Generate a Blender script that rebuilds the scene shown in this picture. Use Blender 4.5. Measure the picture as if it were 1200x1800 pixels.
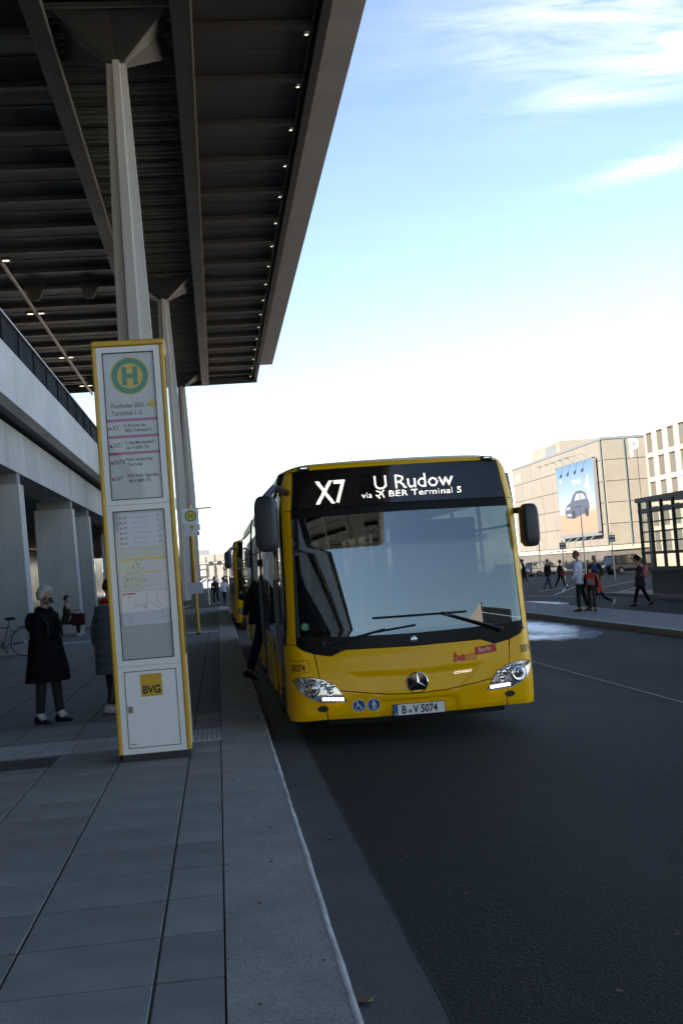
import bpy, bmesh, math, random
from mathutils import Vector, Matrix
random.seed(7)
S = bpy.context.scene
col = S.collection
for o in list(bpy.data.objects): bpy.data.objects.remove(o)
R = math.radians
# ------------------------------------------------------------------ camera
CAMZ = 1.80
cam = bpy.data.cameras.new('camera'); co = bpy.data.objects.new('camera', cam); col.objects.link(co)
cam.sensor_fit = 'VERTICAL'; cam.sensor_height = 36.0; cam.lens = 40.0
cam.clip_start = 0.05; cam.clip_end = 6000
roll = math.atan(.078)
vv = Vector((-217/2000, 112/2000, 1)).normalized()          # street direction seen from the camera (x right, y down, z forward)
uu = Vector((math.cos(roll), -math.sin(roll), 0))
up = vv.cross(uu).normalized()
if up.y > 0: up = -up
ax = vv.cross(up).normalized()
def w_of(c): return Vector((ax.dot(c), vv.dot(c), up.dot(c)))
cr, cu, cb = w_of(Vector((1,0,0))), w_of(Vector((0,-1,0))), w_of(Vector((0,0,-1)))
co.matrix_world = Matrix(((cr.x,cu.x,cb.x,0),(cr.y,cu.y,cb.y,0),(cr.z,cu.z,cb.z,CAMZ),(0,0,0,1)))
S.camera = co
# ------------------------------------------------------------------ sky, sun, exposure
SUN_EL = 27.0; SUN_AZ = Vector((-.80, -.60))                # horizontal direction towards the sun
W = bpy.data.worlds.new('World'); S.world = W; W.use_nodes = True
nt = W.node_tree; N = nt.nodes; Lk = nt.links; N.clear()
sky = N.new('ShaderNodeTexSky'); sky.sky_type = 'NISHITA'; sky.sun_disc = False
sky.sun_elevation = R(SUN_EL); sky.sun_rotation = math.atan2(SUN_AZ.x, SUN_AZ.y)
sky.air_density = .85; sky.dust_density = 0.35; sky.altitude = 600; sky.ozone_density = 2.8
tc = N.new('ShaderNodeTexCoord'); sp = N.new('ShaderNodeSeparateXYZ'); Lk.new(tc.outputs['Generated'], sp.inputs[0])
def wm(op, a, b=None, c=None):
    n = N.new('ShaderNodeMath'); n.operation = op
    for i, q in enumerate((a, b, c)):
        if q is None: continue
        if isinstance(q, (int, float)): n.inputs[i].default_value = q
        else: Lk.new(q, n.inputs[i])
    return n.outputs[0]
zz = wm('MAXIMUM', sp.outputs[2], .03)
px = wm('DIVIDE', sp.outputs[0], zz); py = wm('DIVIDE', sp.outputs[1], zz)
cv = N.new('ShaderNodeCombineXYZ'); Lk.new(px, cv.inputs[0]); Lk.new(py, cv.inputs[1])
mp = N.new('ShaderNodeMapping'); mp.inputs['Rotation'].default_value = (0, 0, R(55)); mp.inputs['Scale'].default_value = (1.15, 3.0, 1); mp.inputs['Location'].default_value = (3.1, 1.3, 0)
Lk.new(cv.outputs[0], mp.inputs[0])
nz = N.new('ShaderNodeTexNoise'); nz.inputs['Scale'].default_value = 1.9; nz.inputs['Detail'].default_value = 9; nz.inputs['Roughness'].default_value = .62; nz.inputs['Distortion'].default_value = .6
Lk.new(mp.outputs[0], nz.inputs['Vector'])
cr1 = N.new('ShaderNodeValToRGB'); cr1.color_ramp.elements[0].position = .36; cr1.color_ramp.elements[1].position = .74
Lk.new(nz.outputs['Fac'], cr1.inputs[0])
SKY_CLOUD = .36
def gau(cx,cy,sx_,sy_,rot):
    c_,s_=math.cos(rot),math.sin(rot); dx=wm('SUBTRACT',px,cx); dy=wm('SUBTRACT',py,cy)
    a=wm('DIVIDE',wm('ADD',wm('MULTIPLY',dx,c_),wm('MULTIPLY',dy,s_)),sx_); b_=wm('DIVIDE',wm('SUBTRACT',wm('MULTIPLY',dy,c_),wm('MULTIPLY',dx,s_)),sy_)
    return wm('POWER',2.718,wm('MULTIPLY',wm('ADD',wm('MULTIPLY',a,a),wm('MULTIPLY',b_,b_)),-1.0))
bank = wm('ADD',wm('ADD',gau(1.02,2.22,.30,.17,R(-50)),gau(1.25,2.84,.20,.075,R(-46))),wm('ADD',gau(.82,1.95,.35,.2,R(-30)),gau(-1.1,-1.8,1.6,.8,R(-30))))
bank = wm('MINIMUM',wm('ADD',bank,.03),1.0)
cf = wm('MULTIPLY', wm('MULTIPLY', cr1.outputs[0], bank), SKY_CLOUD)
mxs = N.new('ShaderNodeMixRGB'); mxs.inputs[2].default_value = (9.5, 9.8, 10.2, 1)
Lk.new(cf, mxs.inputs[0]); Lk.new(sky.outputs[0], mxs.inputs[1])
bg = N.new('ShaderNodeBackground'); bg.inputs[1].default_value = .072; wo = N.new('ShaderNodeOutputWorld')
Lk.new(mxs.outputs[0], bg.inputs[0]); Lk.new(bg.outputs[0], wo.inputs[0])
sl = bpy.data.lights.new('sun', 'SUN'); sl.energy = 5.0; sl.angle = R(.5); sl.color = (1, .955, .89)
so = bpy.data.objects.new('sun', sl); col.objects.link(so)
tosun = Vector((SUN_AZ.x*math.cos(R(SUN_EL)), SUN_AZ.y*math.cos(R(SUN_EL)), math.sin(R(SUN_EL))))
so.rotation_euler = tosun.to_track_quat('Z', 'Y').to_euler(); so.location = (0, 0, 60)
S.view_settings.view_transform = 'Standard'; S.view_settings.look = 'None'; S.view_settings.gamma = 1
S.view_settings.exposure = 2.36
S.view_settings.use_white_balance = True; S.view_settings.white_balance_temperature = 7900; S.view_settings.white_balance_tint = 10
S.render.engine = 'CYCLES'; S.cycles.max_bounces = 8; S.cycles.transparent_max_bounces = 12
S.cycles.use_denoising = True

# ------------------------------------------------------------------ materials
M = {}
def mat(name, c, rough=.6, metal=0, var=.0, scale=4, bump=0, bscale=40, coat=0, emit=None, est=1, spec=.5, rnd=0, stretch=None, speck=0, sscale=150):
    m = bpy.data.materials.new(name); m.use_nodes = True; t = m.node_tree; b = t.nodes['Principled BSDF']
    c = tuple(c) if len(c) == 3 else c[:3]
    b.inputs['Base Color'].default_value = (*c, 1); b.inputs['Roughness'].default_value = rough; b.inputs['Metallic'].default_value = metal
    b.inputs['Coat Weight'].default_value = coat; b.inputs['Coat Roughness'].default_value = .08; b.inputs['Specular IOR Level'].default_value = spec
    tco = t.nodes.new('ShaderNodeTexCoord'); vec = tco.outputs['Object']
    if stretch:
        mpn = t.nodes.new('ShaderNodeMapping'); mpn.inputs['Scale'].default_value = stretch; t.links.new(vec, mpn.inputs[0]); vec = mpn.outputs[0]
    last = None
    if var:
        n1 = t.nodes.new('ShaderNodeTexNoise'); n1.inputs['Scale'].default_value = scale; n1.inputs['Detail'].default_value = 6; n1.inputs['Roughness'].default_value = .65
        t.links.new(vec, n1.inputs['Vector'])
        mr = t.nodes.new('ShaderNodeMapRange'); mr.inputs[1].default_value = .25; mr.inputs[2].default_value = .75
        mr.inputs[3].default_value = 1-var; mr.inputs[4].default_value = 1+var; t.links.new(n1.outputs['Fac'], mr.inputs[0]); last = mr.outputs[0]
        rr = t.nodes.new('ShaderNodeMapRange'); rr.inputs[1].default_value = .3; rr.inputs[2].default_value = .7
        rr.inputs[3].default_value = max(.02, rough*.85); rr.inputs[4].default_value = min(1, rough*1.15); t.links.new(n1.outputs['Fac'], rr.inputs[0]); t.links.new(rr.outputs[0], b.inputs['Roughness'])
    if rnd:
        oi = t.nodes.new('ShaderNodeObjectInfo'); mr2 = t.nodes.new('ShaderNodeMapRange'); mr2.inputs[3].default_value = 1-rnd; mr2.inputs[4].default_value = 1+rnd
        t.links.new(oi.outputs['Random'], mr2.inputs[0])
        if last:
            mu = t.nodes.new('ShaderNodeMath'); mu.operation = 'MULTIPLY'; t.links.new(last, mu.inputs[0]); t.links.new(mr2.outputs[0], mu.inputs[1]); last = mu.outputs[0]
        else: last = mr2.outputs[0]
    if speck:
        n3 = t.nodes.new('ShaderNodeTexNoise'); n3.inputs['Scale'].default_value = sscale; n3.inputs['Detail'].default_value = 2; t.links.new(tco.outputs['Object'], n3.inputs['Vector'])
        m3 = t.nodes.new('ShaderNodeMapRange'); m3.inputs[1].default_value = .35; m3.inputs[2].default_value = .68; m3.inputs[3].default_value = 1-speck; m3.inputs[4].default_value = 1+speck*1.6; t.links.new(n3.outputs['Fac'], m3.inputs[0])
        if last:
            mu3 = t.nodes.new('ShaderNodeMath'); mu3.operation = 'MULTIPLY'; t.links.new(last, mu3.inputs[0]); t.links.new(m3.outputs[0], mu3.inputs[1]); last = mu3.outputs[0]
        else: last = m3.outputs[0]
    if last:
        vm = t.nodes.new('ShaderNodeVectorMath'); vm.operation = 'SCALE'; vm.inputs[0].default_value = c; t.links.new(last, vm.inputs['Scale']); t.links.new(vm.outputs[0], b.inputs['Base Color'])
    if bump:
        n2 = t.nodes.new('ShaderNodeTexNoise'); n2.inputs['Scale'].default_value = bscale; n2.inputs['Detail'].default_value = 5; t.links.new(vec, n2.inputs['Vector'])
        bp = t.nodes.new('ShaderNodeBump'); bp.inputs['Strength'].default_value = bump; bp.inputs['Distance'].default_value = .01; t.links.new(n2.outputs['Fac'], bp.inputs['Height']); t.links.new(bp.outputs[0], b.inputs['Normal'])
    if emit:
        b.inputs['Emission Color'].default_value = (*emit, 1); b.inputs['Emission Strength'].default_value = est
    M[name] = m; return m
def glassmat(name, tint=(.75,.8,.8), ior=1.8, rough=.0, gc=(.95,.97,1)):
    m = bpy.data.materials.new(name); m.use_nodes = True; t = m.node_tree; t.nodes.clear()
    o = t.nodes.new('ShaderNodeOutputMaterial'); mx = t.nodes.new('ShaderNodeMixShader'); ge = t.nodes.new('ShaderNodeNewGeometry')
    dt = t.nodes.new('ShaderNodeVectorMath'); dt.operation = 'DOT_PRODUCT'; t.links.new(ge.outputs['Normal'], dt.inputs[0]); t.links.new(ge.outputs['Incoming'], dt.inputs[1])
    def mm(op, a, b=None, c=None):
        q = t.nodes.new('ShaderNodeMath'); q.operation = op
        for i, x in enumerate((a, b, c)):
            if x is None: continue
            if isinstance(x, (int, float)): q.inputs[i].default_value = x
            else: t.links.new(x, q.inputs[i])
        return q.outputs[0]
    f0 = ((ior-1)/(ior+1))**2                                   # Schlick reflectance, the same from both faces of a pane
    fr = mm('MULTIPLY_ADD', mm('POWER', mm('SUBTRACT', 1.0, mm('ABSOLUTE', dt.outputs['Value'])), 5.0), 1-f0, f0)
    tr = t.nodes.new('ShaderNodeBsdfTransparent'); tr.inputs[0].default_value = (*tint, 1); g = t.nodes.new('ShaderNodeBsdfGlossy'); g.inputs['Roughness'].default_value = rough; g.inputs['Color'].default_value = (*gc,1)
    t.links.new(fr, mx.inputs[0]); t.links.new(tr.outputs[0], mx.inputs[1]); t.links.new(g.outputs[0], mx.inputs[2]); t.links.new(mx.outputs[0], o.inputs[0])
    M[name] = m; return m
mat('asphalt', (.022,.022,.023), .9, spec=.25, var=.45, scale=.55, bump=.9, bscale=110, stretch=(1,.35,1), speck=.55, sscale=70)
mat('asphalt_far', (.058,.06,.066), .9, var=.25, scale=.3)
mat('bounce_ground', (.50,.465,.41), .9, var=.15, scale=.3)
mat('slab', (.225,.22,.21), .8, var=.30, scale=2.2, bump=.45, bscale=120, rnd=.13, speck=.16, sscale=120)
mat('slab_far', (.16,.16,.16), .85, var=.2, scale=1.5, bump=.3, bscale=60)
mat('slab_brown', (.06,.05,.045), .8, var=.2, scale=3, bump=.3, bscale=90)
mat('kerb', (.275,.265,.25), .78, var=.30, scale=2.6, bump=.5, bscale=150, speck=.22, sscale=130)
mat('kerb_edge', (.36,.365,.36), .75, var=.6, scale=3.5, bump=.3, bscale=120)
mat('gutter', (.072,.072,.077), .8, var=.40, scale=1.8, bump=.5, bscale=120, speck=.2, sscale=110)
mat('joint', (.025,.025,.025), .95, var=.3, scale=10)
mat('tactile', (.40,.40,.39), .8, var=.15, scale=5, bump=.3, bscale=150, rnd=.1)
mat('line', (.40,.40,.40), .8, var=.5, scale=6)
mat('worn_line', (.17,.17,.175), .85, var=.7, scale=3)
mat('leaf', (.14,.09,.04), .7, var=.3, scale=30)
mat('yellow', (.98,.50,.003), .34, var=.05, scale=1.5, coat=.10, spec=.30)
mat('yellow_sign', (.68,.37,.012), .4, var=.08, scale=3, coat=.2)
mat('white_panel', (.86,.86,.85), .4, var=.05, scale=3, coat=.1)
mat('display_white', (.62,.64,.64), .45, var=.06, scale=2)
mat('grey_panel', (.50,.54,.55), .5, var=.05, scale=3)
mat('paper', (.72,.74,.78), .6, var=.03, scale=9)
mat('paper_green', (.55,.62,.52), .6, var=.1, scale=12)
mat('paper_lilac', (.62,.62,.74), .6, var=.04, scale=12)
mat('line_grey', (.32,.34,.38), .6); mat('line_light', (.48,.50,.54), .6)
mat('print_black', (.012,.012,.014), .5); mat('print_grey', (.13,.14,.15), .5)
mat('print_pink', (.48,.10,.24), .5); mat('print_red', (.60,.02,.012), .5); mat('print_green', (.02,.25,.12), .5); mat('print_hyellow', (.75,.50,.04), .5)
mat('print_teal', (.20,.33,.33), .6, var=.3, scale=60); mat('print_brown', (.25,.19,.13), .6); mat('print_blue', (.02,.09,.32), .4); mat('print_white', (.8,.8,.8), .5); mat('print_cream', (.72,.55,.33), .5)
mat('black_gloss', (.006,.006,.007), .06, spec=.6)
mat('border_black', (.006,.006,.007), .28, spec=.12)
mat('black_matte', (.012,.012,.013), .55, var=.1, scale=8)
mat('black_plastic', (.020,.021,.023), .45, var=.1, scale=10, bump=.15, bscale=300)
mat('mirror_plastic', (.035,.038,.045), .42, var=.08, scale=10, bump=.1, bscale=400)
mat('rubber', (.018,.018,.018), .8, var=.2, scale=10)
mat('chrome', (.8,.8,.82), .12, 1); mat('steel', (.45,.46,.48), .35, .8, var=.1, scale=6); mat('bike_steel', (.16,.17,.19), .4, .6)
mat('alloy', (.55,.56,.58), .3, .7)
mat('lamp_shell', (.55,.56,.60), .16, .9, var=.15, scale=60)
mat('lamp_amber', (.75,.45,.12), .2)
mat('led', (.9,.9,.95), .4, emit=(.95,.97,1), est=.30)
mat('drl', (.9,.9,1), .4, emit=(.96,.90,1), est=.5)
mat('bulb', (.9,.85,.7), .4, emit=(1,.9,.7), est=.5)
mat('lock', (.30,.27,.19), .5, .2)
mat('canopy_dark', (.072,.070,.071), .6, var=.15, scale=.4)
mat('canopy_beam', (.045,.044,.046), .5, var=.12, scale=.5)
mat('beam_edge', (.36,.35,.34), .5)
mat('louvre', (.12,.13,.125), .5, .2, var=.2, scale=.6, rnd=.25)
mat('fascia', (.38,.37,.37), .5, var=.05, scale=.7, rnd=.05)
mat('column', (.44,.44,.435), .55, var=.14, scale=1.2, stretch=(1,1,.2))
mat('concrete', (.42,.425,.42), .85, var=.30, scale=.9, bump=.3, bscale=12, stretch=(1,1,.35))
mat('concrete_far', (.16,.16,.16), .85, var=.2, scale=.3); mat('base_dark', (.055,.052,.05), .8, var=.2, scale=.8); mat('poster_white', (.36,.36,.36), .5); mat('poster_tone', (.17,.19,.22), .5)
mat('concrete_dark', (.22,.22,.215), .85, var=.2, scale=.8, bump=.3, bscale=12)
mat('deck_parapet', (.55,.56,.57), .75, var=.22, scale=.8, stretch=(1,.5,1))
mat('rail_dark', (.016,.018,.026), .85, var=.1, scale=2, spec=.1)
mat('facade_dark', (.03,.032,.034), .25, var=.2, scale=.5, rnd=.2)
mat('lit_window', (.9,.8,.6), .5, emit=(1,.85,.6), est=.7)
mat('mesh_panel', (.142,.133,.124), .6, .1, var=.07, scale=.5, rnd=.05)
mat('mesh_panel_grey', (.158,.150,.136), .6, .1, var=.06, scale=.5, rnd=.05)
mat('roof_edge', (.13,.145,.17), .5, .3); mat('steel_line', (.10,.13,.135), .5, .3)
mat('cream_wall', (.245,.224,.195), .8, var=.05, scale=.4)
mat('win_frame', (.10,.085,.08), .5); mat('win_pane', (.045,.08,.085), .12, spec=.8, rnd=.3)
mat('pav_frame', (.018,.020,.026), .4, .3); mat('skin', (.46,.27,.19), .55, var=.08, scale=25); mat('skin_dark', (.38,.22,.15), .55)
mat('eye', (.03,.02,.015), .2); mat('lip', (.38,.14,.12), .5)
mat('car_silver', (.52,.54,.58), .28, .7, coat=.6); mat('car_navy', (.014,.018,.045), .22, .3, coat=.8); mat('car_black', (.012,.012,.014), .25, .3, coat=.8); mat('car_window', (.012,.014,.017), .05, spec=.8); mat('tail_red', (.35,.02,.02), .2)
glassmat('windscreen', (.27,.30,.30), 2.2, gc=(.82,.93,1)); glassmat('side_glass', (.16,.18,.18), 1.75); glassmat('clear_glass', (.82,.88,.88), 1.45); glassmat('lamp_glass', (.95,.96,.98), 1.25); glassmat('sign_glass', (.96,.97,.97), 1.36); glassmat('pav_glass', (.95,.96,.96), 1.25)

def glaremat():  # bluish gloss with soft edges, stands in for reflected sunlight on the road
    m=bpy.data.materials.new('sun_glare'); m.use_nodes=True; t=m.node_tree; t.nodes.clear(); n=t.nodes.new; l=t.links.new
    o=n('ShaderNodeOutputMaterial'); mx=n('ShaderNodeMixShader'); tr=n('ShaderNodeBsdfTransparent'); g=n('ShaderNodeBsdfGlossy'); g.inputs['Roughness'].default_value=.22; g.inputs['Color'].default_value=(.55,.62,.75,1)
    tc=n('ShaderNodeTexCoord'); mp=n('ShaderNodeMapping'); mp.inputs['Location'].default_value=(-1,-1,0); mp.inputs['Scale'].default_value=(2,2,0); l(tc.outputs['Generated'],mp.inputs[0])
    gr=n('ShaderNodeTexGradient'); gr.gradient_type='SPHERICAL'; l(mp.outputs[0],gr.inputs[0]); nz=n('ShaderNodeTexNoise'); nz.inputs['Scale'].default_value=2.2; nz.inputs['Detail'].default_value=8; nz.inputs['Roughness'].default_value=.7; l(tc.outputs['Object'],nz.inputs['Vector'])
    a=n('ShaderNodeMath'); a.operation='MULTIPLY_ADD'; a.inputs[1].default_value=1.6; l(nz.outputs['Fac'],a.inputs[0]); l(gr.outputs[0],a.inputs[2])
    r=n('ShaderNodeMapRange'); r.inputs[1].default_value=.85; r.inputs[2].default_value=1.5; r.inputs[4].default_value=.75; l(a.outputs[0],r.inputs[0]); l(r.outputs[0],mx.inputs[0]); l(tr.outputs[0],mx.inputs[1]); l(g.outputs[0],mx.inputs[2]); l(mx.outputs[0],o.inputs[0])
    M['sun_glare']=m
glaremat()
# ------------------------------------------------------------------ mesh helpers
class MB:
    def __init__(s): s.v=[]; s.f=[]; s.m=[]
    def add(s, vs, fs, mi=0):
        k=len(s.v); s.v += [tuple(q) for q in vs]; s.f += [tuple(i+k for i in q) for q in fs]; s.m += [mi]*len(fs); return s
    def box(s, c, d, mi=0, rot=None):
        x,y,z = d[0]/2,d[1]/2,d[2]/2
        vs=[Vector((a*x,b*y,e*z)) for e in (-1,1) for b in (-1,1) for a in (-1,1)]
        if rot: vs=[rot@q for q in vs]
        c=Vector(c); vs=[q+c for q in vs]
        return s.add(vs,[(0,2,3,1),(4,5,7,6),(0,1,5,4),(2,6,7,3),(0,4,6,2),(1,3,7,5)],mi)
    def bx(s, x0,x1,y0,y1,z0,z1, mi=0): return s.box(((x0+x1)/2,(y0+y1)/2,(z0+z1)/2),(x1-x0,y1-y0,z1-z0),mi)
    def cbox(s, c, d, b=.01, mi=0, rot=None):
        h=[q/2 for q in d]; b=min(b,*[q*.49 for q in h]); vs=[]; idx={}
        for sx in (-1,1):
            for sy in (-1,1):
                for sz in (-1,1):
                    for a in range(3):
                        p=[sx*(h[0]-b),sy*(h[1]-b),sz*(h[2]-b)]; p[a]=(sx,sy,sz)[a]*h[a]
                        idx[(sx,sy,sz,a)]=len(vs); vs.append(Vector(p))
        fs=[]
        for a in range(3):
            o=[i for i in range(3) if i!=a]
            for sg in (-1,1):
                q=[]
                for (u,w) in ((-1,-1),(1,-1),(1,1),(-1,1)):
                    k=[0,0,0]; k[a]=sg; k[o[0]]=u; k[o[1]]=w; q.append(idx[(*k,a)])
                fs.append(q)
        for a in range(3):
            o=[i for i in range(3) if i!=a]
            for u in (-1,1):
                for w in (-1,1):
                    q=[]
                    for (t,wh) in ((-1,o[0]),(1,o[0]),(1,o[1]),(-1,o[1])):
                        k=[0,0,0]; k[a]=t; k[o[0]]=u; k[o[1]]=w; q.append(idx[(*k,wh)])
                    fs.append(q)
        for sx in (-1,1):
            for sy in (-1,1):
                for sz in (-1,1): fs.append([idx[(sx,sy,sz,a)] for a in range(3)])
        if rot: vs=[rot@q for q in vs]
        c=Vector(c); return s.add([q+c for q in vs],fs,mi)
    def tube(s, pts, r, n=8, mi=0, cap=True, flat=1.0):
        pts=[Vector(p) for p in pts]; rs=r if isinstance(r,(list,tuple)) else [r]*len(pts); vs=[]; 
        ref=None
        for i,p in enumerate(pts):
            d=(pts[min(i+1,len(pts)-1)]-pts[max(i-1,0)]).normalized()
            if ref is None:
                ref=Vector((0,0,1)) if abs(d.z)<.9 else Vector((1,0,0))
            a=d.cross(ref).normalized(); b=a.cross(d).normalized(); ref=b
            for k in range(n):
                t=2*math.pi*k/n; vs.append(p+a*math.cos(t)*rs[i]+b*math.sin(t)*rs[i]*flat)
        fs=[]
        for i in range(len(pts)-1):
            for k in range(n): fs.append((i*n+k,i*n+(k+1)%n,(i+1)*n+(k+1)%n,(i+1)*n+k))
        if cap: fs.append(tuple(range(n-1,-1,-1))); fs.append(tuple((len(pts)-1)*n+k for k in range(n)))
        return s.add(vs,fs,mi)
    def lathe(s, prof, c=(0,0,0), axis=(0,0,1), n=16, mi=0, cap=True):
        axis=Vector(axis).normalized(); q=axis.to_track_quat('Z','Y'); c=Vector(c); vs=[]
        for (r,h) in prof:
            for k in range(n):
                t=2*math.pi*k/n; vs.append(c+q@Vector((r*math.cos(t),r*math.sin(t),h)))
        fs=[]
        for i in range(len(prof)-1):
            for k in range(n): fs.append((i*n+k,i*n+(k+1)%n,(i+1)*n+(k+1)%n,(i+1)*n+k))
        if cap and prof[0][0]>1e-4: fs.append(tuple(range(n-1,-1,-1)))
        if cap and prof[-1][0]>1e-4: fs.append(tuple((len(prof)-1)*n+k for k in range(n)))
        return s.add(vs,fs,mi)
    def prism(s, poly, fn0, fn1, mi=0):
        n=len(poly); vs=[fn0(*p) for p in poly]+[fn1(*p) for p in poly]
        fs=[tuple(range(n-1,-1,-1)),tuple(range(n,2*n))]+[(i,(i+1)%n,n+(i+1)%n,n+i) for i in range(n)]
        return s.add(vs,fs,mi)
    def grid(s, fn, nu, nv, mi=0):
        vs=[fn(i/nu,j/nv) for j in range(nv+1) for i in range(nu+1)]
        fs=[(j*(nu+1)+i,j*(nu+1)+i+1,(j+1)*(nu+1)+i+1,(j+1)*(nu+1)+i) for j in range(nv) for i in range(nu)]
        return s.add(vs,fs,mi)
    def ell(s, c, r, n=14, m=9, mi=0, fn=None):
        c=Vector(c)
        def g(u,v):
            a=2*math.pi*u; b=math.pi*(v-.5); p=Vector((math.cos(a)*math.cos(b),math.sin(a)*math.cos(b),math.sin(b)))
            if fn: p=fn(p)
            return c+Vector((p.x*r[0],p.y*r[1],p.z*r[2]))
        return s.grid(g,n,m,mi)
    def build(s, name, mats, parent=None, smooth=0, loc=None, kind=None, label=None, fix=True):
        me=bpy.data.meshes.new(name); me.from_pydata(s.v,[],s.f)
        ms=mats if isinstance(mats,(list,tuple)) else [mats]
        for q in ms: me.materials.append(M[q] if isinstance(q,str) else q)
        me.polygons.foreach_set('material_index',s.m)
        if fix:
            b=bmesh.new(); b.from_mesh(me); bmesh.ops.remove_doubles(b,verts=b.verts,dist=1e-5); bmesh.ops.recalc_face_normals(b,faces=b.faces); b.to_mesh(me); b.free()
        if smooth:
            me.polygons.foreach_set('use_smooth',[True]*len(me.polygons)); me.set_sharp_from_angle(angle=R(smooth))
        me.update()
        return link(name,me,parent,loc,kind,label)
def link(name, me, parent=None, loc=None, kind=None, label=None):
    o=bpy.data.objects.new(name,me); col.objects.link(o)
    if parent: o.parent=parent
    if loc is not None: o.location=loc
    if kind: o['kind']=kind
    if label: o['label']=label
    return o
def tag(o, label, cat, group=None):
    o['label']=label; o['category']=cat
    if group: o['group']=group
    return o
def thing(name, label, cat, loc=(0,0,0), rz=0, group=None, rot=None):
    o=bpy.data.objects.new(name,None); col.objects.link(o); o.empty_display_size=.2
    o.location=loc; o.rotation_euler=rot if rot else (0,0,rz)
    return tag(o,label,cat,group)
def copy_tree(o, parent=None, skip=()):
    c=o.copy(); col.objects.link(c); c.parent=parent
    for ch in list(o.children):
        if ch.name.split('.')[0] in skip: continue
        copy_tree(ch,c,skip)
    return c
def gz(x): return 0.0 if x<.4 else -.025*(min(x,62)-.4)
def text_tris(s, size, offset=0, align='LEFT', sx=1.0, spacing=1.0):
    cu=bpy.data.curves.new('t','FONT'); cu.body=s; cu.size=size; cu.offset=offset; cu.align_x=align; cu.resolution_u=3; cu.space_character=spacing
    o=bpy.data.objects.new('t',cu); col.objects.link(o)
    dg=bpy.context.evaluated_depsgraph_get(); me=bpy.data.meshes.new_from_object(o.evaluated_get(dg)); me.calc_loop_triangles()
    vs=[(v.co.x*sx,v.co.y) for v in me.vertices]; fs=[tuple(t.vertices) for t in me.loop_triangles]
    bpy.data.objects.remove(o); bpy.data.curves.remove(cu); bpy.data.meshes.remove(me); return vs,fs
def put_text(mb, s, size, fn, offset=0, align='LEFT', sx=1.0, mi=0, spacing=1.0):
    vs,fs=text_tris(s,size,offset,align,sx,spacing); mb.add([fn(x,y) for x,y in vs],fs,mi)
# ------------------------------------------------------------------ ground, pavement, kerb
b=MB(); xs=[-1500,.4,62,1500]; ys=[-1500,-60,160,2500]
b.add([(x,y,gz(x)) for y in ys for x in xs],[(j*4+i,j*4+i+1,j*4+i+5,j*4+i+4) for j in range(3) for i in range(3)])
b.build('road','asphalt',kind='structure')
b=MB(); b.bx(-60,-.09,-20,14.0,0,.1755); b.build('pavement_bed','joint',kind='structure')
pave=bpy.data.objects.new('pavement',None); col.objects.link(pave); pave['kind']='structure'
b=MB(); b.bx(-60,-.09,13.748,60,-.02,.178)
for i in range(40):                                                       # far joints: shallow raised-free strips
    pass
b.bx(-60,-.09,-20,1.13,.1,.180); b.build('paving_field','slab_far',pave)
jb=MB()
for i in range(10):
    x=-.37-.64*i; jb.bx(x-.008,x+.008,14.02,60,.17,.1795)
for k in range(38):
    y=14.02+1.2*k; jb.bx(-7,-.09,y,y+.015,.17,.1792)
jb.build('paving_joint','joint',pave)
b=MB(); b.add([(46.5,-1500,gz(46.5)+.02),(62,-1500,gz(62)+.02),(62,2500,gz(62)+.02),(46.5,2500,gz(46.5)+.02)],[(0,1,2,3)]); b.add([(62,-1500,-1.52),(1500,-1500,-1.52),(1500,2500,-1.52),(62,2500,-1.52)],[(0,1,2,3)])
b.add([(-1500,166,.02),(.4,166,.02),(.4,246,.02),(-1500,246,.02)],[(0,1,2,3)]); b.add([(-1500,-1500,.02),(.4,-1500,.02),(.4,-48,.02),(-1500,-48,.02)],[(0,1,2,3)]); b.add([(.4,-1500,.02),(46.5,-1500,gz(46.5)+.02),(46.5,-30,gz(46.5)+.02),(.4,-30,.02)],[(0,1,2,3)])
b.build('bounce_ground','bounce_ground',kind='structure')  # pale ground added mostly out of view to bounce sunlight into the shade
# slabs close to the camera, each its own stone
slabmesh={}
def slab(x0,x1,y0,y1,m='slab'):
    w,d=round(x1-x0-.011,3),round(y1-y0-.012,3)
    k=(w,d,m)
    if k not in slabmesh:
        t=MB(); t.cbox((0,0,-.03),(w,d,.06),.004); o=t.build('paving_slab',m,pave); slabmesh[k]=o
    else:
        o=slabmesh[k].copy(); col.objects.link(o)
    o.location=((x0+x1)/2,(y0+y1)/2,.18+random.uniform(-.0012,.0012)); o.rotation_euler=(random.uniform(-.0012,.0012),random.uniform(-.0012,.0012),0)
cols=[-.085,-.372]+[-.372-.64*i for i in range(1,11)]
rows=[]; y=-.06
while y<14: rows.append(y); y+=.6
for i in range(len(cols)-1):
    x1,x0=cols[i],cols[i+1]
    for j in range(3 if i>3 else 2,len(rows)-1):
        y0,y1=rows[j],rows[j+1]
        if x1<-.40*y1-1.0 and j>0: continue
        if y1>11.45 and y0<12.35: continue
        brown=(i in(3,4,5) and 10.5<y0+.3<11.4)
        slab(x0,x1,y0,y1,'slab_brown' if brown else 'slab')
# fill-in rows beside the ribbed strip
for i in range(len(cols)-1):
    x1,x0=cols[i],cols[i+1]
    if x1<-6: continue
    slab(x0,x1,11.34,11.455); slab(x0,x1,12.355,12.54)
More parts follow.
